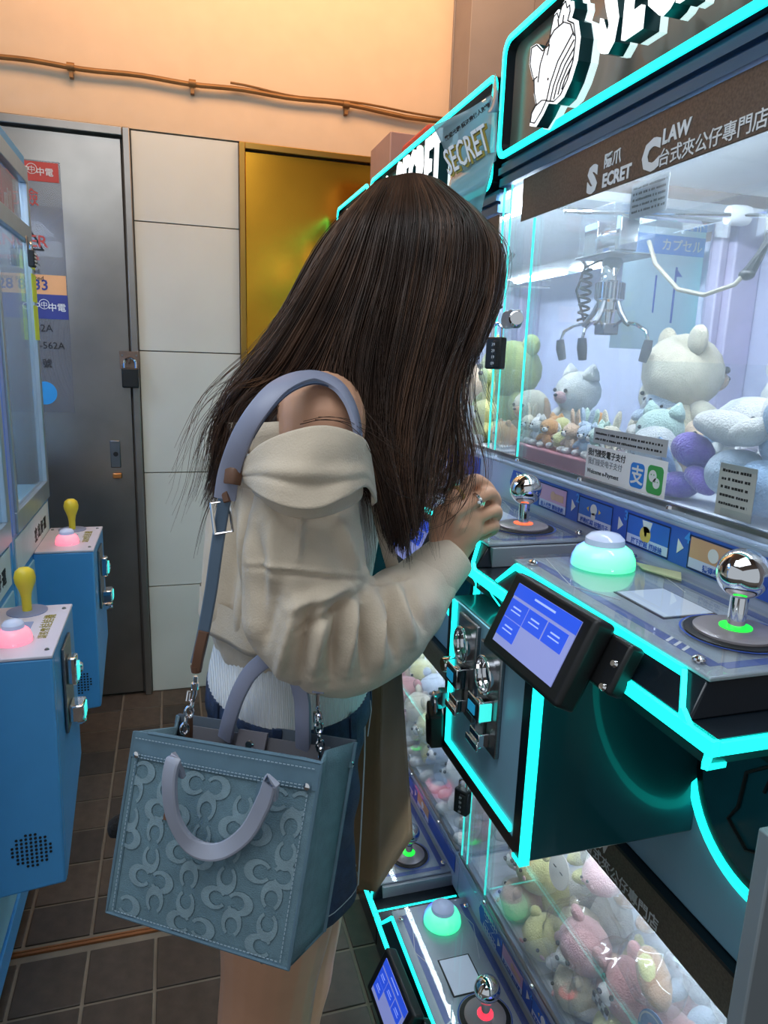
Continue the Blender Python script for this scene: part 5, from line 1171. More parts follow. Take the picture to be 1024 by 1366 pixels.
FB = [seg(285, 660, 275, 830, .010, .008, .86), seg(305, 640, 300, 860, .010, -.010, .85), seg(325, 660, 322, 850, .010, .008, .84), seg(300, 700, 345, 880, .010, -.007, .84), seg(270, 760, 300, 880, .012, .006, .86), seg(500, 650, 540, 760, .008, .006, .84), seg(520, 640, 545, 740, .007, -.006, .84)]
def dsh(co, no):
    d = foldmap(co, no, FB)+.006*nz3(co*np.array([1, 1, .35]), 22)
    return d
shirt_o = remesh('shirt', shirt, .005, M_linen, person, 5, .5, dsh)
# open hem edge of the shirt, hanging free of the body
rr = []
for z, e in ((1.075, .003), (1.052, .004), (1.034, .006), (1.026, .005), (1.028, .002), (1.052, .0)):
    rr.append([(.149+(.115+e+.003*math.sin(11*a))*math.cos(a), YC+(.154+e+.003*math.sin(11*a+1))*math.sin(a), z+.010*math.sin(a*2+.6)) for a in [2*PI*i/90 for i in range(90)]])
obj('hem', MB().grid(rr, True), M_linen, shirt_o, ang=180)
sleeve = remesh('sleeve', SL, .0030, M_linen, shirt_o, 4, .5, dsl)
SLL = MB(); limb(SLL, [(.185, 1.11, 1.27), (.185, 1.15, 1.16), (.19, 1.165, 1.05), (.25, 1.165, 1.0), (.325, 1.16, .965)], [.068, .070, .072, .060, .036], n=28)
remesh('sleeve', SLL, .006, M_linen, shirt_o, 4, .5, lambda co, no: .003*np.sin(co[:, 0]*120+co[:, 2]*80))
# cuff
ca, cb_ = W(556, 788, .832), W(602, 741, .850)
cd = (cb_-ca).normalized(); cu = Vector((0, 1, 0)); cu = (cu-cd*cu.dot(cd)).normalized(); cw = cd.cross(cu)
def cring(p, a_, b_, n=44): return [p+cu*a_*math.cos(2*PI*i/n)+cw*b_*(math.sin(2*PI*i/n)) for i in range(n)]
rr = [cring(ca-cd*.008, .036, .036), cring(ca, .042, .0425), cring(ca.lerp(cb_, .5), .039, .039), cring(cb_, .0345, .0340), cring(cb_+cd*.0025, .0335, .033), cring(cb_-cd*.002, .031, .0305), cring(ca, .037, .037)]
cuff = obj('cuff', MB().grid(rr, True), M_linen, shirt_o, ang=60)
obj('cuff_stitch', MB().tube([p for p in cring(ca+cd*.004, .0424, .0428)], .0005, 4), M_stitch, cuff)
# collar flap: a wide fold lying around the bare upper arm
topc = [(352, 560, .93), (336, 592, .87), (318, 622, .80), (350, 592, .745), (392, 574, .722), (432, 568, .722), (468, 577, .735), (488, 594, .765), (496, 640, .80)]
botc = [(312, 600, .95), (305, 630, .89), (326, 640, .795), (352, 662, .728), (388, 676, .705), (424, 676, .700), (460, 660, .712), (484, 648, .745), (499, 674, .79)]
def crv(P, n):
    P = [W(*p) for p in P]; out = []
    for i in range(len(P)-1):
        p0 = P[max(i-1, 0)]; p1 = P[i]; p2 = P[i+1]; p3 = P[min(i+2, len(P)-1)]
        for k in range(n):
            t = k/n; out.append(.5*((2*p1)+(p2-p0)*t+(2*p0-5*p1+4*p2-p3)*t*t+(3*p1-p0-3*p2+p3)*t**3))
    return out+[P[-1]]
T_, B_ = crv(topc, 8), crv(botc, 8)
G = []
for i in range(15):
    v = i/14; row = []
    for j, (a, c) in enumerate(zip(T_, B_)):
        p = a.lerp(c, v); u = j/(len(T_)-1)
        bul = .011*v**.7+.0035*math.sin(v*5+u*11)*math.sin(PI*u)*math.sin(PI*v)+.007*math.exp(-((v-.30-.45*u)/.07)**2)*math.sin(PI*u)-.004*math.exp(-((v-.45-.40*u)/.06)**2)*math.sin(PI*u)+.002*noise.noise(p*30)
        p = p+Vector((0, -bul, 0)) if .15 < u < .97 else p+Vector((-bul*.5, -bul*.6, 0))
        row.append(p)
    G.append(row)
col_ = obj('collar_flap', MB().grid(G), M_linen, shirt_o, ang=180)
sd = col_.modifiers.new('s', 'SOLIDIFY'); sd.thickness = .0035; sd.offset = 1
obj('edge_stitch', MB().tube([p+Vector((0, -.004, -.004)) for p in T_[10:]], .0007, 4), M_stitch, shirt_o)
obj('edge_stitch', MB().tube([p+Vector((0, -.0035, .005)) for p in B_[14:]], .0007, 4), M_stitch, shirt_o)
sb = col_.modifiers.new('ss', 'SUBSURF'); sb.levels = 1; sb.render_levels = 1
# under-collar band seen as the shadowed second layer
B2 = [W(x, y+dy, Y+.012) for (x, y, Y), dy in zip([(330, 640, .80), (356, 664, .74), (390, 680, .722), (425, 682, .718), (462, 668, .728), (486, 655, .755)], (14, 16, 14, 13, 14, 12))]
B1 = [W(x, y-16, Y+.010) for x, y, Y in [(330, 640, .80), (356, 664, .74), (390, 680, .722), (425, 682, .718), (462, 668, .728), (486, 655, .755)]]
o = obj('yoke_band', MB().grid([B1, [a.lerp(c, .5)+Vector((0, -.004, 0)) for a, c in zip(B1, B2)], B2]), M_linen, shirt_o, ang=180)
o.modifiers.new('s', 'SOLIDIFY').thickness = .003; q_ = o.modifiers.new('ss', 'SUBSURF'); q_.levels = q_.render_levels = 2
# shirt back at the neck
NB = []
for v in range(7):
    row = []
    for k in range(15):
        a = math.radians(100+k*11.5)      # round the back
        r1 = .108-.010*v/6; row.append((.165+r1*1.05*math.cos(a), YC+(.150-.006*v/6)*math.sin(a)-.0, 1.225+.105*(1-v/6)*(1-.15*math.cos(a-PI))))
    NB.append(row)
o = obj('shirt_back', MB().grid(NB), M_linen, shirt_o, ang=180); o.modifiers.new('s', 'SOLIDIFY').thickness = .004
# button placket at the open front
o = obj('front_placket', MB().grid([[W(x+dx, y, .842-.0*dx) for dx in (0, 9, 18)] for x, y in ((488, 640), (496, 680), (505, 720), (516, 760), (528, 800))]), M_linen, shirt_o, ang=180); o.modifiers.new('s', 'SOLIDIFY').thickness = .003

# ---- shoes
for ax, ky in ((.105, .885), (.165, 1.045)):
    s_ = MB(); limb(s_, [(ax-.02, ky, .05), (ax+.05, ky, .045), (ax+.125, ky, .036)], [(.040, .046), (.042, .040), (.036, .028)]); 
    o = remesh('shoe', s_, .005, M_white, person, 4)
    obj('sole', MB().poly([(ax+.045+.112*math.cos(t), ky+.044*math.sin(t), 0.001) for t in [2*PI*i/24 for i in range(24)]], (0, 0, .02)), M_white, o)

# ---- hair: guide curves over the near side, mirrored for the far side
guides = [
 [(500, 243), (468, 290), (432, 360), (395, 430), (355, 492), (325, 530), (302, 575), (296, 640), (272, 700)],
 [(510, 239), (480, 290), (448, 360), (412, 430), (375, 490), (345, 525), (318, 560), (306, 610), (300, 660)],
 [(520, 236), (494, 290), (468, 370), (440, 440), (415, 490), (385, 515), (352, 530), (330, 545), (318, 575)],
 [(530, 234), (512, 290), (492, 370), (470, 440), (458, 500), (468, 560), (490, 600), (504, 650), (520, 700)],
 [(540, 232), (532, 290), (518, 370), (500, 440), (490, 510), (492, 570), (506, 630), (520, 690), (532, 745)],
 [(550, 231), (558, 290), (548, 370), (534, 440), (520, 510), (514, 580), (520, 640), (530, 700), (538, 752)],
 [(562, 232), (590, 290), (582, 370), (566, 440), (550, 510), (538, 580), (534, 640), (538, 695), (540, 738)],
 [(574, 235), (618, 290), (616, 370), (598, 440), (578, 510), (560, 580), (550, 640), (548, 690), (545, 722)],
 [(586, 240), (640, 298), (650, 370), (632, 435), (604, 497), (586, 562), (566, 625), (552, 688), (541, 735)],
 [(594, 246), (655, 310), (656, 370), (640, 430), (616, 485), (606, 550), (610, 610), (600, 655), (580, 690)],
 [(600, 252), (660, 318), (667, 365), (648, 425), (618, 480), (612, 540), (626, 600), (624, 650), (600, 690)]]
Ys = [.950, .874, .858, .850, .845, .832, .815, .805, .810]
YsB = [.950, .882, .868, .870, .875, .890, .905, .905, .90]          # strands falling behind the shoulder
GU = []
for gi, g in enumerate(guides):
    row = []
    kb = max(0, min(1, (3-gi)/1.5))
    for (x, y), ya, yb in zip(g, Ys, YsB):
        yy = ya*(1-kb)+yb*kb
        if gi >= 8: yy += .012*(gi-7)
        if (x, y) == g[0]: yy = min(yy, .95)
        row.append(W(x, y, yy))
    GU.append(np.array([list(p) for p in row]))
GU = np.array(GU)                                  # guides x knots x 3
def cr(P, t):
    'Catmull-Rom over the last-but-one axis'
    n = P.shape[0]; t = np.clip(t, 0, n-1.0001); i = np.floor(t).astype(int); f = (t-i)[:, None]
    p0 = P[np.maximum(i-1, 0)]; p1 = P[i]; p2 = P[i+1]; p3 = P[np.minimum(i+2, n-1)]
    return .5*((2*p1)+(p2-p0)*f+(2*p0-5*p1+4*p2-p3)*f*f+(3*p1-p0-3*p2+p3)*f**3)
def guide(s, nu=26):
    s = s*(len(GU)-1); i = min(int(s), len(GU)-2); f = s-i
    K = GU[i]*(1-f)+GU[i+1]*f
    return cr(K, np.linspace(0, K.shape[0]-1, nu))
def hairpath(s, t, u0=0., u1=1., nu=26):
    's: back to front, t: -1 near side .. 1 far side'
    K = guide(s, 60); n = int(60*u1); K = K[int(60*u0):max(n, 4)]
    idx = np.linspace(0, len(K)-1, nu); K = np.array([K[int(i)]*(1-(i % 1))+K[min(int(i)+1, len(K)-1)]*(i % 1) for i in idx])
    P = K.copy(); yc = .955; P[:, 1] = yc+(K[:, 1]-yc)*(-t)
    return P
def strands(mb, paths, rads):
    for P, r in zip(paths, rads):
        o = len(mb.v); m = len(P)
        T = np.gradient(P, axis=0); T /= np.linalg.norm(T, axis=1)[:, None]+1e-9
        A = np.cross(T, [0, 1, .2]); A /= np.linalg.norm(A, axis=1)[:, None]+1e-9; B = np.cross(T, A)
        for i in range(m):
            rr_ = r*(1-.75*(i/(m-1))**3)
            for k in range(3):
                a = 2.1*k; mb[0].append(P[i]+A[i]*rr_*math.cos(a)+B[i]*rr_*math.sin(a))
        for i in range(m-1):
            for k in range(3):
                k2 = (k+1) % 3; mb[1].append((o+i*3+k, o+i*3+k2, o+(i+1)*3+k2, o+(i+1)*3+k))
class HB:
    def __init__(s): s.v = []; s.f = []
def hairobj(name, n, seed, m, jitter, trange, srange, rad, parent, umin=.8, clump=14):
    rng = np.random.default_rng(seed); V = []; F = []
    for c in range(n//clump):
        s0 = rng.uniform(*srange); t0 = trange(rng, s0); u1 = rng.uniform(umin, 1.0)
        if s0 > .78 and umin < .9 and rng.random() < .94: u1 *= rng.uniform(.50, .62)
        ph = rng.uniform(0, 6.28, 3); am = rng.normal(0, jitter, 3)
        for q in range(clump):
            s = min(max(s0+rng.normal(0, .012), 0), 1); t = t0+rng.normal(0, .02)
            P = hairpath(s, t, 0, u1*rng.uniform(.95, 1.0))
            w = np.linspace(0, 1, len(P))[:, None]
            P = P+w*am*1.0+w*.004*np.sin(w*7+ph)+w*rng.normal(0, .0022, 3)*1.2+rng.normal(0, .0012, 3)*np.minimum(w*6, 1)
            r = rad*rng.uniform(.7, 1.3); o = len(V)
            T = np.gradient(P, axis=0); T /= np.linalg.norm(T, axis=1)[:, None]+1e-9
            A = np.cross(T, [0, 1, .2]); A /= np.linalg.norm(A, axis=1)[:, None]+1e-9; B = np.cross(T, A)
            for i in range(len(P)):
                rr_ = r*(1-.75*(i/(len(P)-1))**3)
                for k in range(3): V.append(P[i]+A[i]*rr_*math.cos(2.1*k)+B[i]*rr_*math.sin(2.1*k))
            for i in range(len(P)-1):
                for k in range(3):
                    k2 = (k+1) % 3; F.append((o+i*3+k, o+i*3+k2, o+(i+1)*3+k2, o+(i+1)*3+k))
    V = np.array(V)-np.array(wpos(parent))
    me = bpy.data.meshes.new(name); me.from_pydata(V.tolist(), [], F); me.polygons.foreach_set('use_smooth', [True]*len(F)); me.materials.append(m)
    o = bpy.data.objects.new(name, me); COL.objects.link(o); o.parent = parent; o['kind'] = 'stuff'; return o
# hair mass under the strands: both sides and the back, closed at the crown
def sheet(t, ns=34, nu=30, u1=.93, shrink=1.):
    return [hairpath(i/(ns-1), t, 0, u1 if i/(ns-1) < .76 else max(.50, u1-(i/(ns-1)-.76)*3.4), nu) for i in range(ns)]
near = sheet(-.93); far = sheet(.93)
hair = obj('hair', MB().grid([[Vector(p) for p in r] for r in near]).grid([[Vector(p) for p in r] for r in far]), M_hair, person, ang=180)
back = MB()
for s_ in (0.0, .02, .05): back.grid([[Vector(p) for p in hairpath(s_, t, 0, .55, 26)] for t in np.linspace(-.93, .93, 13)])
obj('hair_back', back, M_hair, hair, ang=180)
obj('hair_cap', MB().ell(H(-.014, .008, 0), (.098, .082, .092), RH, 28, 20), M_hair, hair)
sides = lambda rng, s: (-1 if rng.random() < .72 else 1)*rng.uniform(.93, 1.03)
hairobj('hair_strands', 5600, 1, M_hair, .006, sides, (0, 1), .00085, hair, .86)
hairobj('lighter_strands', 2000, 2, M_hair2, .008, sides, (.0, 1), .0008, hair, .8)
hairobj('back_strands', 1400, 3, M_hair, .006, lambda rng, s: rng.uniform(-.95, .95), (0, .09), .0009, hair, .6)
hairobj('loose_strands', 500, 4, M_hair, .022, lambda rng, s: rng.uniform(-1.06, -.85), (0, 1), .00045, hair, .92, clump=3)
hairobj('front_wisps', 170, 5, M_hair2, .010, lambda rng, s: rng.uniform(-1.05, -.7), (.88, 1), .0006, hair, .95, clump=4)
hairobj('shoulder_wisps', 220, 6, M_hair2, .026, lambda rng, s: rng.uniform(-1.0, -.8), (.0, .16), .0005, hair, .9, clump=3)
# stray strands over the shoulder and in front of the hand
st = MB()
strays = [[(372, 500, .84), (340, 515, .80), (312, 520, .79), (298, 545, .79), (303, 566, .79)], [(330, 520, .82), (306, 560, .80), (292, 640, .80), (272, 690, .80), (262, 730, .80)], [(312, 560, .82), (290, 640, .81), (268, 700, .81), (258, 745, .81)],
 [(350, 505, .83), (322, 512, .80), (306, 508, .79), (288, 516, .79)], [(420, 560, .765), (455, 562, .76), (490, 575, .76), (540, 610, .76), (585, 640, .78)], [(400, 566, .765), (440, 560, .755), (480, 580, .75), (520, 650, .76), (560, 668, .78)],
 [(620, 560, .83), (632, 620, .83), (620, 670, .82), (590, 700, .81), (550, 712, .81)], [(606, 540, .83), (618, 600, .83), (614, 650, .82), (580, 690, .81)], [(600, 520, .84), (606, 600, .84), (596, 660, .83), (560, 690, .82), (530, 690, .82)], [(622, 540, .84), (628, 600, .84), (626, 640, .83), (604, 670, .82), (560, 680, .81)],
 [(480, 610, .78), (498, 660, .78), (500, 700, .79), (515, 735, .79)], [(560, 640, .82), (575, 660, .82), (598, 668, .80), (612, 662, .79)]]
for p in strays:
    c_ = crv(p, 8); st.tube(c_, [.0007*(1-.7*i/len(c_)) for i in range(len(c_))], 4)
    c_ = [v+Vector((.004, .002, .003)) for v in c_]; st.tube(c_, [.0005*(1-.7*i/len(c_)) for i in range(len(c_))], 4)
o = obj('stray_strands', st, M_hair, hair); o['kind'] = 'stuff'
# ================================================================ tote bag on her shoulder
M_canvas = mat('dusty_blue_canvas', '64808C', .85, var=.12, vs=60, bump=.5, bs=600)
M_motif = mat('lighter_woven_motif', '7E96A0', .85, var=.10, vs=60, bump=.4, bs=600)
M_suede = mat('blue_grey_suede_trim', '5C7888', .8, var=.10, vs=30)
M_strap = mat('lavender_blue_leather', '8E92A8', .45, var=.05, vs=20)
M_handle = mat('pale_lavender_leather', '9EA3B4', .42, var=.05, vs=20)
M_brownl = mat('brown_leather', '6A4A38', .5, var=.1)
M_lining = mat('grey_lining', '56606C', .8)
tote = thing('tote_bag', 'dusty blue tote bag with woven C motif hanging at the woman\'s hip', 'bag', (.05, .76, .72))
cTL, cTR, cBR, cBL = Vector((-.057, .854, .933)), Vector((.146, .680, .965)), Vector((.105, .649, .737)), Vector((-.098, .823, .705))
nB = (cTR-cTL).cross(cBL-cTL).normalized()
if nB.y > 0: nB = -nB
def BP(u, v, d=0., D=0.):
    'u right 0..1, v down 0..1 on the front panel, d out of the panel, D back into the bag'
    p = cTL*(1-u)*(1-v)+cTR*u*(1-v)+cBR*u*v+cBL*(1-u)*v
    return p+nB*(d+.006*math.sin(PI*u)*math.sin(PI*v))-nB*D
def panel(u0, u1, v0, v1, d, th=.003, nu=24, nv=18, D=0.):
    f = [[BP(u0+(u1-u0)*i/nu, v0+(v1-v0)*j/nv, d, D) for i in range(nu+1)] for j in range(nv+1)]
    bk = [[p-nB*th for p in r] for r in f]
    mb = MB().grid(f).grid(bk)
    per = [(0, i) for i in range(nu+1)]+[(j, nu) for j in range(1, nv+1)]+[(nv, i) for i in range(nu-1, -1, -1)]+[(j, 0) for j in range(nv-1, 0, -1)]
    return mb.grid([[f[j][i] for j, i in per], [bk[j][i] for j, i in per]], True)
Dp = .078
fp = obj('front_panel', panel(0, 1, 0, 1, 0), M_canvas, tote)
obj('top_trim', panel(0, 1, -.004, .135, .0022, .002, 24, 3), M_suede, fp)
obj('side_trim', panel(0, .045, .135, 1, .0012, .002, 2, 18), M_canvas, fp)
obj('side_trim', panel(.955, 1, .135, 1, .0012, .002, 2, 18), M_canvas, fp)
obj('edge_piping', MB().tube([BP(0, v/12, .001) for v in range(13)]+[BP(u/12, 1, .001) for u in range(1, 13)]+[BP(1, 1-v/12, .001) for v in range(1, 13)]+[BP(1-u/12, -.004, .001) for u in range(1, 12)], .0024, 6), M_suede, fp)
stt = MB()
for (a, c) in (((.02, .028), (.98, .028)), ((.03, .112), (.97, .112)), ((.03, .127), (.97, .127)), ((.040, .15), (.040, .98)), ((.960, .15), (.960, .98)), ((.05, .975), (.95, .975))):
    L_ = (BP(*a)-BP(*c)).length; n = int(L_/.0052)
    for i in range(n):
        t0, t1 = (i+.15)/n, (i+.78)/n
        p0 = BP(a[0]+(c[0]-a[0])*t0, a[1]+(c[1]-a[1])*t0, .0046); p1 = BP(a[0]+(c[0]-a[0])*t1, a[1]+(c[1]-a[1])*t1, .0046)
        if abs(a[0]-c[0]) < .01 or a[1] > .9: p0 = p0-nB*.0012; p1 = p1-nB*.0012
        stt.bar(p0, p1, .0009, .0006, up=nB)
obj('stitching', stt, mat('pale_blue_thread', '9DB2C0', .7), fp)['kind'] = 'stuff'
# woven C motif: crescents in horizontal and vertical pairs
mo = MB(); rng_ = random.Random(4)
def crescent(uc, vc, ang, s=1.):
    W_, H_ = .270, .233
    if not (.03 < uc < .97 and .13 < vc < 1.0): return
    o = len(mo.v); n = 18
    for k in range(n+1):
        a = math.radians(30+300*k/n)
        for (rx, ry, ox) in ((.0182, .0142, 0), (.0100, .0088, .0036)):
            x = rx*math.cos(a)+ox; y = ry*math.sin(a); X = (x*math.cos(ang)-y*math.sin(ang))*s; Y = (x*math.sin(ang)+y*math.cos(ang))*s
            mo.v.append(BP(min(max(uc+X/W_, .046), .954), min(max(vc+Y/H_, .138), .985), .0012))
    for k in range(n): mo.f.append((o+2*k, o+2*k+1, o+2*k+3, o+2*k+2))
for j in range(6):
    for i in range(6):
        uc = .03+.212*i+.03*math.sin(j*2); vc = .205+.182*j
        if (i+j) % 2 == 0: crescent(uc-.067, vc, 0); crescent(uc+.067, vc, PI)
        else: crescent(uc, vc-.078, PI/2, .97); crescent(uc, vc+.078, -PI/2, .97)
obj('woven_motif', mo, M_motif, fp, smooth=False)
bp_ = obj('back_panel', panel(0, 1, -.02, 1, 0, .003, 12, 10, Dp), M_lining, tote)
# gussets folded inward, bottom
for u, s_ in ((0, 1), (1, -1)):
    rows = []
    for j in range(13):
        v = j/12; fold = .030*(1-v)*(1 if u == 0 else .55)
        rows.append([BP(u, v), BP(u+s_*fold/.27, v, 0, Dp*.5), BP(u, v-.01, 0, Dp)])
    g_ = obj('side_gusset', MB().grid(rows), M_canvas, tote, ang=20); g_.modifiers.new('s', 'SOLIDIFY').thickness = .003
    obj('gusset_edge', MB().tube([BP(u, v/12-.01, 0, Dp) for v in range(13)], .0026, 6), M_suede, g_)
obj('bag_base', MB().hexa([BP(0, 1), BP(1, 1), BP(1, 1, 0, Dp), BP(0, 1, 0, Dp)], [BP(0, .985), BP(1, .985), BP(1, .985, 0, Dp), BP(0, .985, 0, Dp)]), M_suede, tote)
obj('inner_pocket', panel(.12, .9, .02, .5, 0, .002, 8, 6, Dp-.012), mat('suede_pocket', '6C6A70', .85), tote)
obj('closure_tab', panel(.42, .58, -.01, .16, 0, .003, 3, 3, Dp-.018), mat('suede_tab', '7C7880', .8), tote)
obj('snap_button', MB().lathe([(.006, 0), (.005, .002), (.001, .003)], BP(.5, .06, 0, Dp-.020), nB, 14), M_chrome, tote)
for u, v in ((.045, .115), (.955, .115)): obj('rivet', MB().lathe([(.0045, 0), (.004, .002), (.001, .003)], BP(u, v, .004), nB, 14), M_chrome, tote)
for v in (.1,): obj('rivet', MB().lathe([(.0045, 0), (.004, .002)], BP(1.0, v, .003, Dp), nB, 14), M_chrome, tote)
obj('base_stud', MB().lathe([(.004, 0), (.003, .003)], BP(.86, 1.0, .0, .004)-Vector((0, 0, .003)), (0, 0, -1), 12), M_chrome, tote)
def ribbon(pts, nrm, w, th, sub=8):
    P = [Vector(p) for p in pts]; Nn = [Vector(n) for n in nrm]; C_ = []; M_ = []
    for i in range(len(P)-1):
        p0 = P[max(i-1, 0)]; p1 = P[i]; p2 = P[i+1]; p3 = P[min(i+2, len(P)-1)]
        for k in range(sub):
            t = k/sub; C_.append(.5*((2*p1)+(p2-p0)*t+(2*p0-5*p1+4*p2-p3)*t*t+(3*p1-p0-3*p2+p3)*t**3)); M_.append(Nn[i].lerp(Nn[i+1], t))
    C_.append(P[-1]); M_.append(Nn[-1]); rows = []
    for i, c in enumerate(C_):
        t = (C_[min(i+1, len(C_)-1)]-C_[max(i-1, 0)]).normalized(); n = M_[i]; n = (n-t*n.dot(t)).normalized(); s = t.cross(n)
        rows.append([c+s*w/2+n*th/2, c+s*w/2*.8+n*th*.8, c-s*w/2*.8+n*th*.8, c-s*w/2+n*th/2, c-s*w/2-n*th/2, c+s*w/2-n*th/2])
    mb = MB().grid(rows, True); m = len(rows); mb.f.append(tuple(range(6))); mb.f.append(tuple((m-1)*6+k for k in range(6))); return mb
# front handle hanging down, back handle standing up
fh = [BP(.225, .155, .006), BP(.215, .13, .018), BP(.24, .22, .024), BP(.27, .42, .022), BP(.36, .575, .018), BP(.50, .56, .018), BP(.64, .37, .018), BP(.715, .17, .014), BP(.73, .14, .006), BP(.74, .21, .005)]
fh = [BP(.235, .20, .005), BP(.225, .095, .012), BP(.225, .26, .024), BP(.275, .47, .024), BP(.385, .615, .020), BP(.54, .54, .018), BP(.67, .34, .016), BP(.745, .12, .008), BP(.75, .22, .005)]
h1 = obj('handle', ribbon([W(238, 1032, .755), W(232, 1014, .745), W(226, 1045, .742), W(232, 1092, .742), W(256, 1128, .736), W(292, 1136, .722), W(328, 1112, .704), W(352, 1070, .69), W(362, 1042, .683), W(360, 1062, .688)], [nB, nB+Vector((0, 0, .8)), nB, nB, nB+Vector((0, 0, .3)), nB+Vector((0, 0, .5)), nB, nB, nB+Vector((0, 0, .8)), nB], .019, .0045), M_handle, tote)
for u in (.25, .745): obj('handle_tab', panel(u-.028, u+.028, .10, .25, .0030, .002, 3, 3), M_suede, h1); obj('handle_rivet', MB().lathe([(.003, 0), (.002, .002)], BP(u, .21, .005), nB, 10), M_chrome, h1)
obj('leather_tag', panel(.262, .292, .22, .42, .0035, .002, 2, 3), M_brownl, tote)
bh = [BP(.30, .10, 0, Dp+.002), BP(.30, -.05, 0, Dp+.003), BP(.335, -.30, 0, Dp+.004), BP(.44, -.42, 0, Dp+.003), BP(.60, -.42, 0, Dp+.003), BP(.70, -.28, 0, Dp+.004), BP(.735, -.05, 0, Dp+.003), BP(.735, .10, 0, Dp+.002)]
bh = [W(300, 985, .83), W(306, 960, .825), W(318, 925, .815), W(336, 895, .805), W(362, 878, .79), W(388, 888, .775), W(402, 930, .765), W(404, 965, .765), W(404, 1000, .77)]
obj('handle', ribbon(bh, [nB]*len(bh), .020, .0045), M_strap, tote)
# shoulder strap
vN = Vector((-.25, -1, .25)); upN = Vector((0, -.2, 1))
sp_ = [W(262, 885, .80), W(270, 850, .80), W(281, 790, .795), W(288, 740, .792), W(294, 700, .79), W(300, 665, .785), W(306, 630, .78), W(322, 585, .765), W(344, 548, .755), W(374, 516, .765), W(412, 502, .785), W(446, 512, .785), W(466, 538, .772), W(476, 572, .762), W(477, 600, .76)]
nn = [vN]*7+[Vector((-.4, -1, .5)), Vector((-.4, -.9, .8)), Vector((-.2, -.6, 1)), Vector((0, -.35, 1)), Vector((.4, -.5, .8)), Vector((.9, -.6, .5)), Vector((1, -.5, .2)), Vector((1, -.5, 0))]
lower = obj('shoulder_strap', ribbon(sp_[:6], nn[:6], .014, .004), mat('grey_blue_strap', '5B6F84', .5), tote)
obj('upper_strap', ribbon(sp_[5:], nn[5:], .024, .0045), M_strap, lower)
obj('strap_edge', MB().tube([v+Vector((.004, -.004, -.002)) for v in crv([(328, 585, .763), (350, 550, .753), (380, 520, .762), (414, 508, .780), (444, 518, .780), (462, 542, .768), (472, 574, .758)], 8)], .0022, 6), mat('dark_strap_edge', '4A5670', .5), lower)
bk = frame(W(296, 690, .786), (1, .1, .1), (.12, 0, 1))
obj('buckle', MB().tube([bk @ Vector(p) for p in ((-.010, -.018, 0), (.010, -.018, 0), (.010, .018, 0), (-.010, .018, 0), (-.010, -.018, 0))], .002, 8).tube([bk @ Vector((0, -.018, -.002)), bk @ Vector((0, .018, -.003))], .0015, 6), M_chrome, lower)
obj('keeper_loop', ribbon([W(301, 634, .778), W(311, 635, .772), W(321, 637, .776)], [vN]*3, .018, .003), M_brownl, lower)
obj('keeper_loop', ribbon([W(298, 664, .783), W(305, 662, .779)], [vN]*2, .012, .003), M_brownl, lower)
obj('strap_end', ribbon([W(262, 892, .799), W(266, 868, .796), W(272, 842, .796)], [vN]*3, .012, .006), M_brownl, lower)
obj('strap_tip', MB().lathe([(.006, 0), (.007, .008)], W(262, 896, .80), (0, 0, 1), 10), M_brownl, lower)
def links(parent, pts, r=.0062, th=.0018):
    for i, p in enumerate(pts):
        a = Vector((1, .2, 0)) if i % 2 else Vector((.2, 1, 0)); b_ = Vector((.1, 0, 1))
        a = a.normalized(); b_ = (b_-a*b_.dot(a)).normalized()
        obj('chain_link', MB().tube([p+a*r*.72*math.cos(t)+b_*r*1.2*math.sin(t) for t in [2*PI*k/14 for k in range(15)]], th, 8), M_chrome, parent)
ch1 = obj('snap_hook', MB().tube([W(261, 902, .80), W(260, 925, .80), W(256, 938, .80), W(250, 934, .80), W(252, 922, .80)], .0024, 8).lathe([(.0045, -.004), (.0045, .004)], W(260, 915, .80), (0, 0, 1), 12), M_chrome, tote)
links(ch1, [W(256, 940, .802), W(252, 950, .806), W(248, 961, .81), W(246, 972, .815)])
obj('strap_anchor', ribbon([W(252, 955, .82), W(252, 985, .825)], [nB]*2, .010, .003), M_brownl, ch1)
ch2 = obj('snap_hook', MB().tube([W(424, 925, .745), W(424, 945, .745), W(428, 958, .745), W(420, 962, .745), W(420, 950, .745)], .0024, 8), M_chrome, tote)
links(ch2, [W(424, 960, .745), W(425, 971, .745), W(426, 983, .745), W(427, 995, .742), W(427, 1005, .738)])
obj('strap_front', ribbon([W(470, 700, .80), W(450, 790, .80), W(430, 870, .765), W(424, 925, .745)], [vN]*4, .014, .004), M_strap, ch2)
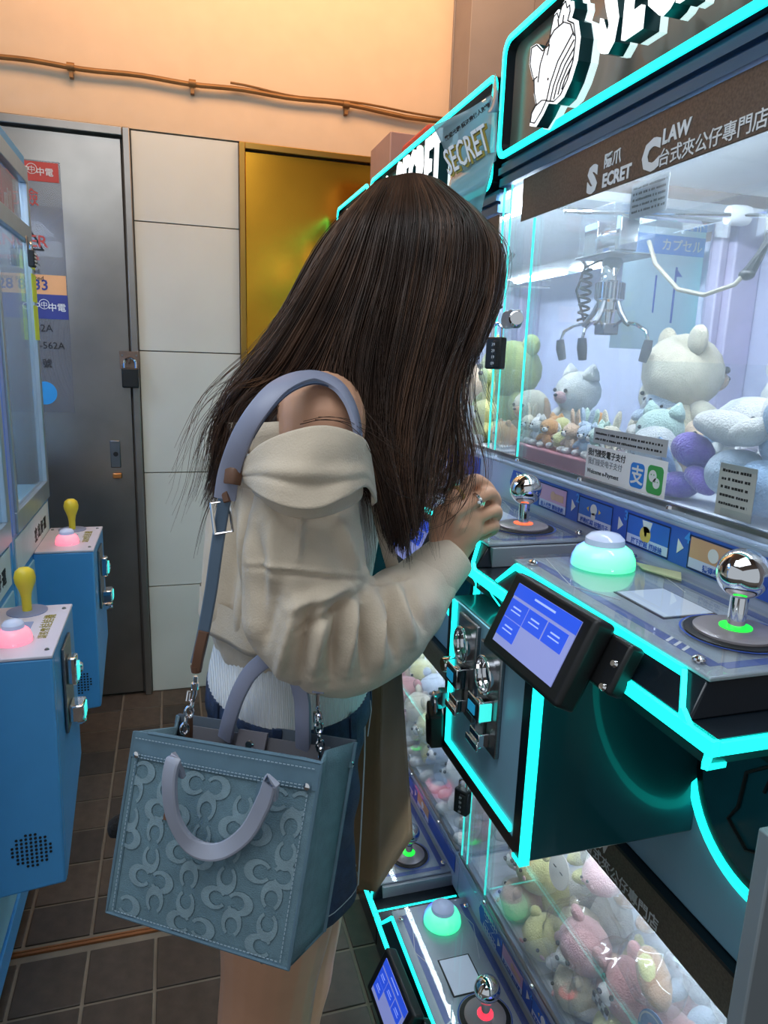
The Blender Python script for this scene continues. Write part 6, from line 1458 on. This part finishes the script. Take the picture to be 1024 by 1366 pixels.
# black fluffy charm peeking out behind the bag
tag(obj('bag_charm', fuzz(MB().ell(W(160, 1104, .885), (.016, .016, .017), None, 18, 12), .004, 60), mat('black_fluff', '0A0A0C', .9, bump=.9, bs=200), loc=tuple(W(160, 1104, .885))), 'small black round charm poking out behind the left edge of the tote bag', 'charm')
# ================================================================ brown paper bag in her other hand
M_kraft = mat('brown_kraft_paper', '7A6448', .75, var=.06, bump=.12, bs=12)
kb = thing('paper_bag', 'tall plain brown paper bag behind the woman\'s hip', 'bag', (.36, 1.15, .40))
e0 = W(501, 1190, 1.09); r0 = W(549, 1152, 1.22); l0 = e0+Vector((-.085, .045, .0)); b0 = l0+(r0-e0)
for v in (r0, l0, b0): v.z = e0.z
e1 = W(509, 900, 1.09); r1 = W(536, 900, 1.22); zt = .885
def upto(p, q): return p+(q-p)*((zt-p.z)/(q.z-p.z))
e1 = upto(e0, e1); r1 = upto(r0, r1); l1 = l0+(e1-e0); b1 = b0+(r1-r0)
def kgrid(a, b_, c, d, th=.002, nu=10, nv=16, amp=.003, seed=0):
    P = [[(a.lerp(b_, i/nu)).lerp(d.lerp(c, i/nu), j/nv) for i in range(nu+1)] for j in range(nv+1)]
    n = (b_-a).cross(d-a).normalized()
    for j in range(1, nv):
        for i in range(1, nu): P[j][i] = P[j][i]+n*amp*noise.noise(P[j][i]*14+Vector((seed, 0, 0)))*1.5
    return MB().grid(P)
for nm, q in (('front_side', (e0, r0, r1, e1)), ('left_side', (l0, e0, e1, l1)), ('back_side', (b0, l0, l1, b1)), ('right_side', (r0, b0, b1, r1))):
    o = obj(nm, kgrid(*q), M_kraft, kb, ang=180); o.modifiers.new('s', 'SOLIDIFY').thickness = .0012
o = obj('base', MB().grid([[e0, r0], [l0, b0]]), M_kraft, kb); o.modifiers.new('s', 'SOLIDIFY').thickness = .002
hcen = Vector((.385, 1.16, .935))
ma, mb2 = (e1.lerp(r1, .3)), (e1.lerp(r1, .8))
obj('handle', MB().tube([ma, ma.lerp(hcen, .6), hcen+Vector((-.01, 0, 0)), hcen+Vector((.01, 0, 0)), mb2.lerp(hcen, .6), mb2], .003, 6), M_kraft, kb)
